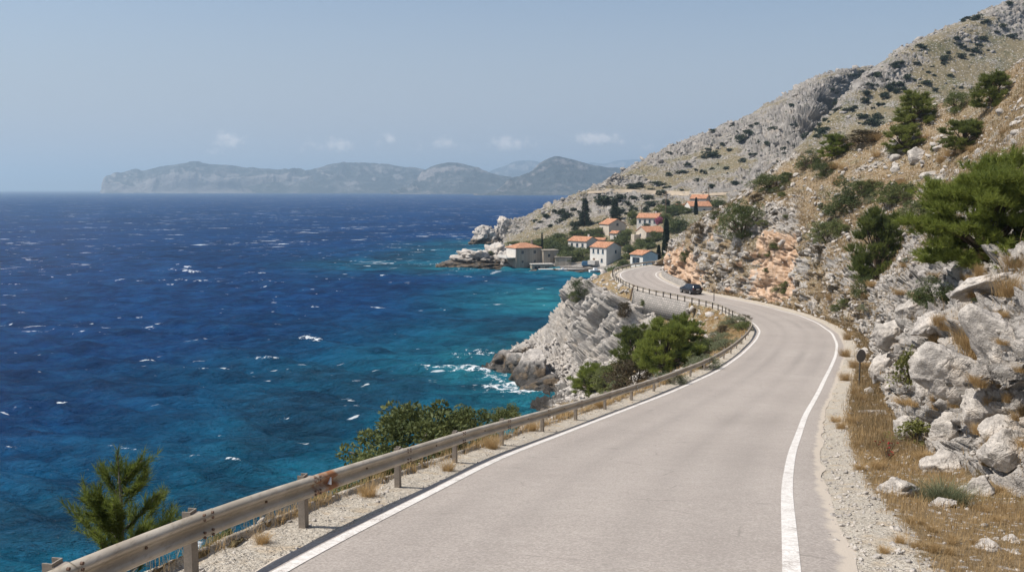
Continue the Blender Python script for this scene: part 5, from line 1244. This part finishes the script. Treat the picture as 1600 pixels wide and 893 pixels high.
# low parapet on the inside of the hairpin
Ra = [i for i in range(len(R)) if 133 < R[i, 1] < 156.5][::3]
V = []; uv = []; s = 0
prev = None
for j, i in enumerate(Ra):
    n = nR[i]; z = road_z(R[i, 1]); o0 = R[i] + n * .95; o1 = R[i] + n * 1.35
    if prev is not None: s += np.linalg.norm(o0 - prev)
    prev = o0; hh = .95 * min(1, .4 + j * .2)
    V.append([(*o0, z - .3), (*o0, z + hh), (*o1, z + hh), (*o1, z - .3)]); uv.append([(s, -.3), (s, hh), (s, hh + .4), (s, hh + 1.6)])
me = new_mesh('parapet_wall', np.array(V), grid_faces(len(Ra), 4), M['masonry'], False, None, np.array(uv).reshape(-1, 2))
mo = MB(); tag(obj('parapet_wall', me), 'low curved stone parapet on the inside of the hairpin bend', 'wall')
# delineator, leaning post, round sign
def gp(px, py): return np.r_[on_road(px, py), 0]
q = on_road(1120, 469.5); t = thing('delineator_post', 'thin dark marker post standing at the far guard rail right of the car', 'post', (q[0] - .5, q[1] - .5, road_z(q[1])))
mb = MB(); mb.tube([(0, 0, -.3), (0, 0, 1.35)], .055, 8); mb.build('pole', M['dark_metal'], t); mb = MB(); mb.box((0, 0, 1.42), (.20, .05, .16)); mb.build('cap', M['dark_metal'], t)
a = min(ra, key=lambda a: abs(rp(a)[0][1] - 131)); p, n = rp(a)
t = thing('leaning_post', 'leaning brown wooden post with bent top at the end of the retaining wall', 'post', (p[0] - n[0] * .75, p[1] - n[1] * .75, road_z(p[1]) - 1.4))
mb = MB(); mb.tube([(-.15, 0, 0), (.15, 0, 1.6), (.35, 0, 2.0), (.55, .0, 2.05)], [.13, .12, .12, .10], 8); mb.build('pole', M['wood'], t)
p, n = hit(1342, 605, [hill]); t = thing('road_sign', 'round traffic sign seen from behind on a thin pole in the right verge', 'sign', p, R_(29))
mb = MB(); mb.tube([(0, 0, -.3), (0, 0, 1.95)], .032, 10); mb.build('pole', M['dark_metal'], t)
mb = MB(); n_ = 28; V = [(.33 * math.cos(2 * math.pi * k / n_), .33 * math.sin(2 * math.pi * k / n_) + 1.62) for k in range(n_)]; mb.prism(V, -.062, -.045)
mb.build('plate', M['grey_metal'], t)
mb = MB(); mb.box((0, -.038, 1.75), (.40, .012, .035)); mb.box((0, -.038, 1.49), (.40, .012, .035)); mb.build('bracket', M['dark_metal'], t)
# kilometre marker
q = on_road(1255, 492); t = thing('marker_post', 'short pale stone marker at the outer edge of the bend', 'post', (q[0] + 1.0, q[1], road_z(q[1]))); mb = MB(); mb.box((0, 0, .25), (.22, .16, .8), None, 0, .8); mb.build('stone', M['concrete'], t, bevel=.02)

# ------------------------------------------------------------------ car
q = on_road(1081, 462); q2 = R[np.argmin(((R - q) ** 2).sum(1)) + 12]; q1 = R[np.argmin(((R - q) ** 2).sum(1)) - 12]; hd = math.atan2(q2[1] - q1[1], q2[0] - q1[0])
nn = nR[np.argmin(((R - q) ** 2).sum(1))]; 
_cc = R - nR * 1.5; _pp = project(np.c_[_cc, road_z(_cc[:, 1]) + .7]); _m = np.where((R[:, 1] > 110) & (R[:, 1] < 150))[0]; _i = _m[np.argmin(np.abs(_pp[_m, 0] - 1080))]
cpos = _cc[_i] - np.array([0, 1]); q1, q2 = R[_i - 12], R[_i + 12]; hd = math.atan2(q2[1] - q1[1], q2[0] - q1[0])
car = thing('car', 'black hatchback driving away towards the hairpin bend', 'car', (cpos[0], cpos[1] + 1, road_z(cpos[1] + 1) + .012), hd)
slope_ = -(road_z(cpos[1] + 3) - road_z(cpos[1] - 1)) / 4; car.rotation_euler = (0, slope_, hd); car.scale = (.94, .94, .94)
# sections along x (rear -2.1 .. front 2.1): x, half width, sill z, belt z, roof z, roof half width
secs = [(-2.10, .70, .42, .80, .92, .60), (-2.04, .82, .32, .92, 1.02, .62), (-1.85, .87, .28, .98, 1.36, .60), (-1.45, .89, .26, .98, 1.49, .60), (-.5, .90, .25, .96, 1.53, .60), (.25, .90, .25, .95, 1.48, .58), (.75, .89, .26, .94, 1.26, .58), (1.10, .88, .27, .93, 1.00, .66), (1.6, .86, .28, .86, .90, .64), (1.98, .78, .34, .72, .76, .56), (2.10, .64, .42, .60, .62, .45)]
V = []
for x, w_, s_, b_, r_, rw in secs:
    half = [(w_ * .86, s_), (w_, s_ + .14), (w_ * 1.0, (s_ + b_) / 2 + .05), (w_ * .965, b_), ((w_ * .9 + rw) / 2, (b_ + r_) / 2), (rw, r_ - .04), (rw * .8, r_)]
    V += [(x, y, z) for y, z in half] + [(x, -y, z) for y, z in reversed(half)]
m = 14; F = [(i * m + k, i * m + (k + 1) % m, (i + 1) * m + (k + 1) % m, (i + 1) * m + k) for i in range(len(secs) - 1) for k in range(m)] + [tuple(range(m)), tuple(range((len(secs) - 1) * m, len(secs) * m))]
mb = MB(); mb.add(V, F); b = mb.build('body', M['carpaint'], car, True)
def quad(name, pts, mat, off=.012):
    pts = [Vector(p) for p in pts]; n = (pts[1] - pts[0]).cross(pts[2] - pts[0]).normalized(); mb = MB(); k = len(pts)
    mb.add([p + n * off for p in pts] + [p - n * .03 for p in pts], [tuple(range(k)), tuple(range(2 * k - 1, k - 1, -1))] + [(i, i + k, (i + 1) % k + k, (i + 1) % k) for i in range(k)])
    return mb.build(name, mat, car)
quad('rear_window', [(-2.045, .56, 1.05), (-2.045, -.56, 1.05), (-1.845, -.52, 1.36), (-1.845, .52, 1.36)], M['glass'], .02)
quad('windscreen', [(1.06, -.6, 1.03), (1.06, .6, 1.03), (.42, .53, 1.42), (.42, -.53, 1.42)], M['glass'], .03)
for s in (1, -1):
    for x0, x1, x2, x3 in ((-1.72, -1.0, -1.0, -1.5), (-.92, -.1, -.1, -.92), (-.02, .82, .3, -.02)):
        ps = [(x0, s * .845, 1.0), (x1, s * .845, 1.0), (x2, s * .625, 1.43), (x3, s * .625, 1.43)]
        quad('side_window', ps if s < 0 else ps[::-1], M['glass'], .02)
    mb = MB(); mb.box((-2.03, s * .70, .86), (.12, .24, .20)); mb.build('tail_light', M['tail'], car, bevel=.02)
    mb = MB(); mb.box((1.92, s * .60, .66), (.22, .30, .12)); mb.build('headlight', M['glass'], car, bevel=.02)
    mb = MB(); mb.box((.62, s * .98, 1.0), (.12, .17, .12)); mb.build('mirror', M['carpaint'], car, bevel=.02)
    for x in (-1.33, 1.33):
        wh = MB(); wh.tube([(x, s * .90, .325), (x, s * .68, .325)], .325, 20); wo = wh.build('wheel', M['tyre'], car); rm = MB(); rm.tube([(x, s * .912, .325), (x, s * .86, .325)], .21, 14); rm.build('rim', M['rim'], wo)
mb = MB(); mb.box((-2.115, 0, .80), (.03, .50, .115)); mb.build('number_plate', M['plate'], car)
mb = MB(); mb.box((-2.06, 0, .40), (.12, 1.45, .16)); mb.build('bumper', M['dark_metal'], car, bevel=.03)
mb = MB(); mb.box((-2.125, 0, .40), (.02, .5, .05)); mb.build('bumper_trim', M['rim'], car)

# ------------------------------------------------------------------ village
def house(name, label, px, py, d, w, dp, h, roof_h, yaw, wall='plaster', cat='house', wins=(), hip=False, ridge='x', chim=None, roofm='tiles', extra=None, deep=3., zoff=None):
    p = Vector(unproj(px, py, d)); t = thing(name, label, cat, p, R_(yaw)); x, y = w / 2, dp / 2
    mb = MB()
    if hip or roof_h == 0: mb.box((0, 0, (h - deep) / 2), (w, dp, h + deep))
    else:
        V = [(-x, -y, -deep), (-x, y, -deep), (-x, y, h), (-x, 0, h + roof_h), (-x, -y, h)]; V += [(x, b, c) for a, b, c in V]
        mb.add(V, [(0, 1, 2, 3, 4), (9, 8, 7, 6, 5), (0, 5, 6, 1), (1, 6, 7, 2), (2, 7, 8, 3), (3, 8, 9, 4), (4, 9, 5, 0)])
    mb.build('wall', M[wall], t)
    ov = .35; mb = MB()
    if roof_h == 0: mb.box((0, 0, h + .12), (w + .5, dp + .5, .24)); mb.build('roof', M[roofm], t)
    elif hip:
        r = max(.0, x - y); V = [(-x - ov, -y - ov, h), (x + ov, -y - ov, h), (x + ov, y + ov, h), (-x - ov, y + ov, h), (-r - .05, 0, h + roof_h), (r + .05, 0, h + roof_h)]
        mb.add(V + [(a, b, c + .16) for a, b, c in V], [(3, 2, 1, 0), (6, 7, 11, 10), (7, 8, 11), (8, 9, 10, 11), (9, 6, 10), (0, 1, 7, 6), (1, 2, 8, 7), (2, 3, 9, 8), (3, 0, 6, 9)]); ro_ = mb.build('roof', M[roofm], t)
    else:
        k = roof_h / y; e = y + ov; V = [(-x - ov * .6, -e, h - k * ov + .06), (-x - ov * .6, 0, h + roof_h + .06), (-x - ov * .6, e, h - k * ov + .06)]
        V = V + [(a, b, c + .17) for a, b, c in V]; V = V + [(-a, b, c) for a, b, c in V]
        mb.add(V, [(0, 1, 4, 3), (1, 2, 5, 4), (6, 9, 10, 7), (7, 10, 11, 8), (3, 4, 10, 9), (4, 5, 11, 10), (0, 6, 7, 1), (1, 7, 8, 2), (0, 3, 9, 6), (2, 8, 11, 5)]); ro_ = mb.build('roof', M[roofm], t)
    if chim and roof_h:
        mb = MB(); mb.box((chim[0], chim[1], h + roof_h * .8 + .4), (.6, .6, 1.5)); mb.box((chim[0], chim[1], h + roof_h * .8 + 1.2), (.75, .75, .15)); mb.build('chimney', M[wall], ro_)
    for f, u_, z, ww, hh, *kd in wins:
        nx, ny = {'f': (0, -1), 'b': (0, 1), 'r': (1, 0), 'l': (-1, 0)}[f]; tx, ty = -ny, nx
        c = Vector((nx * x + tx * u_, ny * y + ty * u_, z)); rot = Matrix.Rotation(math.atan2(ny, nx), 3, 'Z')
        mb = MB(); mb.box(c + Vector((nx, ny, 0)) * .01, (.10, ww, hh), rot); wo = mb.build('door' if kd and kd[0] == 'door' else 'window', M['win'] if not kd or kd[0] != 'door' else M['wood'], t)
        if not kd:
            mb = MB(); mb.box(c + Vector((nx, ny, 0)) * .05 + Vector((0, 0, -hh / 2 - .06)), (.16, ww + .3, .12), rot); mb.box(c + Vector((nx, ny, 0)) * .04, (.07, .06, hh), rot); mb.build('frame', M['concrete'] if wall != 'plaster' else M['blueframe'], wo)
    for nm, c, s, mt in (extra or ()): mb = MB(); mb.box(c, s); mb.build(nm, M[mt], t)
    return t
def W3(f, z, n, span, w=.95, h=1.3): return [(f, (k - (n - 1) / 2) * span, z, w, h) for k in range(n)]
S = 1 / 4.2
house('stone_house', 'grey stone house at the water with a hipped orange roof and white terrace', 818, 418, 336, 10.5, 8, 7.6, 1.7, 28, 'stonewall', wins=W3('f', 6.1, 2, 5.2, .9, 1.2) + W3('f', 2.6, 2, 5.2, .7, .9) + [('l', 0, 6., 1., 1.6)], hip=True, chim=(3.5, 0), extra=[('white_facade', (-5.3, 0, 5.9), (.14, 7.4, 3.3), 'plaster'), ('terrace', (-7.2, 0, 4.1), (3.6, 7, .3), 'concrete'), ('terrace_parapet', (-8.9, 0, 4.7), (.2, 7, .9), 'plaster')])
house('white_house', 'small white house with a low orange roof behind the dark sea wall', 911, 389, 350, 9, 7.5, 3.3, 1.5, -42, 'plaster', wins=W3('f', 1.8, 3, 2.6), chim=(2, 1))
house('white_house', 'two storey white house with three upper windows above the little harbour', 946, 412, 326, 8, 8, 6.2, 1.7, -48, 'plaster', wins=W3('f', 4.8, 3, 2.3, .8, 1.5) + [('f', -2, 1.1, 1., 2.2, 'door'), ('f', 1.8, 1.6, .9, 1.2), ('r', 1, 4.6, .8, 1.1)], extra=[('stair', (-1.5, -5, .7), (3.5, 2, 1.5), 'concrete')])
house('village_house', 'tan gabled house with an orange roof under the two dark conifers', 957, 366, 380, 8.5, 8, 4.4, 2.1, -68, 'cream', wins=[('r', 0, 4.3, .9, 1.1), ('f', -1.5, 2.4, .9, 1.3)], chim=(-2, 0))
house('white_annexe', 'tiny white house with a small orange roof below the tan gabled house', 962, 378, 362, 3.4, 3.2, 3.6, .8, -40, 'plaster', wins=[('f', .6, 1.7, .7, 1.4), ('r', 0, 1.7, .7, 1.2)])
house('white_house', 'upper white house with pink blossom at its gable and an orange roof', 1015, 357, 378, 9, 7.5, 4.6, 1.7, -25, 'plaster', wins=W3('f', 3.2, 4, 2.1, .8, 1.3) + [('r', 0, 3., .9, 1.2)], chim=(2.5, .5))
house('village_house', 'long cream house with a wide orange roof and stone terrace beside the tall cypress', 1016, 379, 352, 8.5, 7.5, 4.4, 1.9, 24, 'cream', wins=[('f', 2.6, 2.6, 1.1, 1.2), ('l', -.5, 3.0, .9, 1.2), ('l', -.5, .8, .9, 1.9, 'door')], extra=[('terrace', (-6.5, -.5, -.4), (4.5, 5.5, 2.4), 'stonewall'), ('porch', (-5.6, 2.0, 2.0), (2.6, 2.4, 2.6), 'cream')])
house('white_cottage', 'single storey white cottage with an orange roof just beyond the hairpin rail', 1006, 416, 250, 5.1, 5.6, 3.4, 1.0, -55, 'plaster', wins=[('f', -.2, 1.8, 2.8, 1.7)], deep=4)
house('village_house', 'half hidden house with only its orange roof showing left of the top group', 1064, 334, 398, 4.6, 5.5, 3., 1.2, -20, 'cream', wins=[('f', 0, 1.6, .8, 1.1)])
house('white_house', 'white house with a broad orange roof at the top of the village', 1090, 338, 384, 9.5, 7, 4.4, 1.9, 10, 'plaster', wins=[('f', -2.8, 2.8, .9, 1.4), ('l', .5, 3., .9, 1.2), ('f', 1.5, 2.6, .9, 1.2)])
house('village_house', 'topmost grey house with an orange roof below the upper road', 1094, 322, 410, 7.5, 6, 3.5, 1.6, -30, 'greyplaster', wins=[('r', 0, 2., .8, 1.1), ('f', 0, 2., .8, 1.1)], chim=(1, .5))
house('flat_shed', 'low brown shed with a flat tiled roof behind the small white house', 937, 383, 358, 4.6, 4, 2.2, .7, -15, 'cream', wins=[('f', 0, 1.2, .8, 1.)])
house('ruined_house', 'roofless stone building with one window beside the waterfront stone house', 857, 409, 336, 6, 5, 4.4, 0, 20, 'stonewall', wins=[('f', -.8, 2.6, .9, 1.1), ('f', 1.5, 1.2, 1., 2., 'door')], roofm='stonewall')
house('boathouse', 'low boathouse with a flat pale concrete roof on the waterfront', 846, 421, 330, 8, 4, 2.0, 0, 12, 'stonewall', wins=[('f', -2., .7, 2.2, 1.6), ('f', 1.6, .7, 1.4, 1.2)], roofm='concrete', deep=2)
house('sea_wall', 'tall dark stone sea wall stepping down beside the boathouse', 880, 421, 331, 6, 3, 4.6, 0, -8, 'stonewall', 'wall', roofm='stonewall')
house('brick_wall', 'low reddish garden wall behind the harbour boats', 898, 419.5, 330, 6.2, .6, 2.0, 0, 4, 'cream', 'wall', roofm='cream')
house('quay', 'low pale stone quay at the little harbour', 890, 424, 324, 22, 3.2, .8, 0, 6, 'concrete', 'quay', roofm='concrete')
def boat(label, px, py, d, ln, yaw, mat):
    p = unproj(px, py, d); t = thing('boat', label, 'boat', (p[0], p[1], .1), R_(yaw)); mb = MB(); V = []
    for x, w_, z in ((-.5, .30, .62), (-.2, .36, .58), (.2, .32, .62), (.42, .16, .75), (.52, .01, .85)):
        V += [(x * ln, y * ln * w_, zz_ * ln * .22) for y, zz_ in ((-.5, z), (-.3, -.1), (.3, -.1), (.5, z))]
    mb.add(V, [(i * 4 + k, i * 4 + k + 1, i * 4 + k + 5, i * 4 + k + 4) for i in range(4) for k in range(3)] + [(0, 1, 2, 3)] + [(i * 4, i * 4 + 4, i * 4 + 7, i * 4 + 3) for i in range(4)]); mb.build('hull', M[mat], t); mb = MB(); mb.box((-.05 * ln, 0, .2 * ln), (.26 * ln, .2 * ln, .14 * ln)); mb.build('cabin', M['white'], t)
boat('white motor boat moored at the harbour below the white house', 931, 426, 316, 5, 20, 'white')
boat('small white rowing boat at the quay beside the rocks', 880, 424.5, 322, 3.2, 8, 'white')
p = unproj(916, 420, 326); t = thing('boat_cradle', 'blue covered boat standing on the quay in front of the reddish wall', 'boat', (p[0], p[1], 1.1)); mb = MB(); mb.prism([(-1.6, .3), (1.6, .3), (1.8, 1.3), (1.2, 1.9), (-1.3, 1.9), (-1.7, 1.2)], -.8, .8); mb.build('cover', M['bluepaint'], t, bevel=.08); mb = MB(); mb.box((0, 0, .1), (2.4, 1.2, .5)); mb.build('cradle', M['wood'], t)
for k, (px, py, w_) in enumerate([(868, 423, 14), (885, 425, 18), (905, 426, 20), (920, 428, 22), (836, 423, 16), (940, 430, 16)]):
    set_rock('shore_rock', 'pale boulder at the waterline of the village harbour', px, py, w_, 7, 300 + k, M['rock_mid'], 322 - k, .3, 'rock', 'boulders along the village waterfront', .8, (0, 0), 4)
def vtree(kd, name, label, cat, px, py, w, h, d, group=None): return plant(kd, name, label, cat, px, py, w, h, group, d=d, only=[mount], sink=.02)
vtree('conifer', 'conifer_tree', 'tall dark conifer on the slope behind the village, left one of two', 'tree', 914, 358, 44, 46, 400)
vtree('conifer', 'conifer_tree', 'dark conifer behind the tan gabled house, right one of two', 'tree', 961, 352, 38, 36, 400)
vtree('thin', 'conifer_tree', 'thin ragged conifer between the stone house and the ruin', 'tree', 847, 394, 16, 40, 343)
vtree('cypress', 'cypress_tree', 'tall slim dark cypress by the long cream house', 'tree', 1040, 408, 70, 66, 262)
vtree('cypress', 'cypress_tree', 'short cypress at the foot of the tall one', 'tree', 1029, 412, 45, 30, 260)
vtree('cypress', 'cypress_tree', 'small cypress in front of the broad roofed top house', 'tree', 1087, 344, 34, 27, 372)
for k, (px, py, w_, h_, d) in enumerate([(862, 384, 30, 20, 362), (882, 391, 34, 22, 356), (858, 376, 22, 14, 374), (900, 372, 26, 16, 378), (918, 369, 28, 16, 378), (934, 368, 24, 14, 380), (886, 411, 34, 22, 334), (907, 409, 30, 22, 336), (926, 411, 20, 16, 330), (956, 386, 22, 18, 350), (973, 384, 26, 26, 352), (989, 356, 20, 26, 388), (1060, 366, 36, 28, 345), (1035, 336, 26, 12, 400), (1056, 341, 30, 16, 392), (984, 408, 30, 26, 322), (965, 419, 40, 18, 300), (985, 422, 30, 14, 290), (1004, 393, 18, 14, 336), (1072, 348, 20, 12, 380), (1052, 392, 30, 22, 270), (1050, 408, 26, 20, 256), (1124, 326, 26, 14, 385), (950, 398, 20, 14, 338), (812, 392, 26, 10, 362), (832, 388, 26, 12, 366), (780, 396, 26, 10, 348), (764, 398, 20, 8, 345), (1018, 395, 20, 12, 330), (842, 384, 26, 14, 370), (822, 390, 22, 10, 372), (872, 374, 30, 14, 380), (892, 396, 24, 18, 345), (946, 390, 20, 12, 345), (1000, 384, 18, 12, 345), (1026, 402, 26, 16, 290), (975, 412, 24, 14, 310), (803, 388, 24, 10, 380), (868, 392, 30, 20, 350), (935, 376, 26, 18, 365), (948, 352, 22, 14, 395), (980, 372, 24, 20, 362), (996, 400, 22, 16, 325), (1024, 388, 24, 20, 340), (1050, 352, 26, 20, 380), (1070, 344, 18, 12, 388), (1012, 384, 16, 12, 342), (926, 392, 20, 16, 345), (880, 402, 24, 16, 338), (1040, 362, 20, 16, 372), (902, 380, 22, 14, 362)]):
    vtree(['round', 'round_b'][k % 2], 'garden_tree', 'rounded green garden tree among the village houses', 'tree', px, py, w_, h_, d, 'garden trees of the village')
vtree('round_b', 'oleander_bush', 'pink flowering bush against the upper white house gable', 'bush', 1030, 356, 14, 14, 372).children[0].data = PL['round_b'].crown.copy()
oo = [o for o in bpy.data.objects if o.name.startswith('oleander')][0]; oo.children[0].data.materials[0] = M['pink_petal']
for lab, px, py, h_, d in [('thin utility pole rising behind the tall cypress', 1040, 345, 46, 380), ('thin utility pole at the right of the top group of houses', 1107, 322, 30, 395), ('utility pole among the trees between the village houses', 1002, 346, 26, 390)]:
    p = Vector(unproj(px, py, d)); k = mpp(np.array(p)); t = thing('utility_pole', lab, 'pole', p); mb = MB(); mb.tube([(0, 0, -2), (0, 0, h_ * k)], .16, 8); mb.build('pole', M['wood'], t); mb = MB(); mb.box((0, 0, h_ * k - .6), (1.6, .16, .16)); mb.build('crossarm', M['wood'], t)
# upper road
pts = []
for px in range(922, 1150, 4):
    p, n = hit(px, np.interp(px, [920, 940, 1010, 1060, 1100, 1150], [300, 298.5, 300.5, 303, 303.5, 301]), [mount])
    if p is not None: pts.append(np.array(p))
pts = np.array(pts); pts = smooth_line(pts, 5); n2 = normals2d(pts)
V = np.stack([np.c_[pts[:, :2] + n2 * 2.8, pts[:, 2] - .8], np.c_[pts[:, :2] + n2 * 2.0, pts[:, 2] + .35], np.c_[pts[:, :2] - n2 * 2.6, pts[:, 2] + .45], np.c_[pts[:, :2] - n2 * 3.4, pts[:, 2] + 1.3]], 1)
M['earthroad'] = plain('earth_road', (.34, .28, .21), .95, .1, .2, .3)
kind(obj('upper_road', new_mesh('upper_road', V, grid_faces(len(pts), 4), M['earthroad'], False)), 'structure')
a = hit(1108, 304, [mount])[0]; b = hit(1146, 301, [mount])[0]
mb = MB(); dv = b - a; mb.box((a + b) / 2 + Vector((0, 0, 1.6)), (dv.length, .4, 1.3), Matrix.Rotation(math.atan2(dv.y, dv.x), 3, 'Z')); tag(mb.build('road_parapet', M['concrete']), 'pale parapet along the upper road at the top of the village', 'wall')
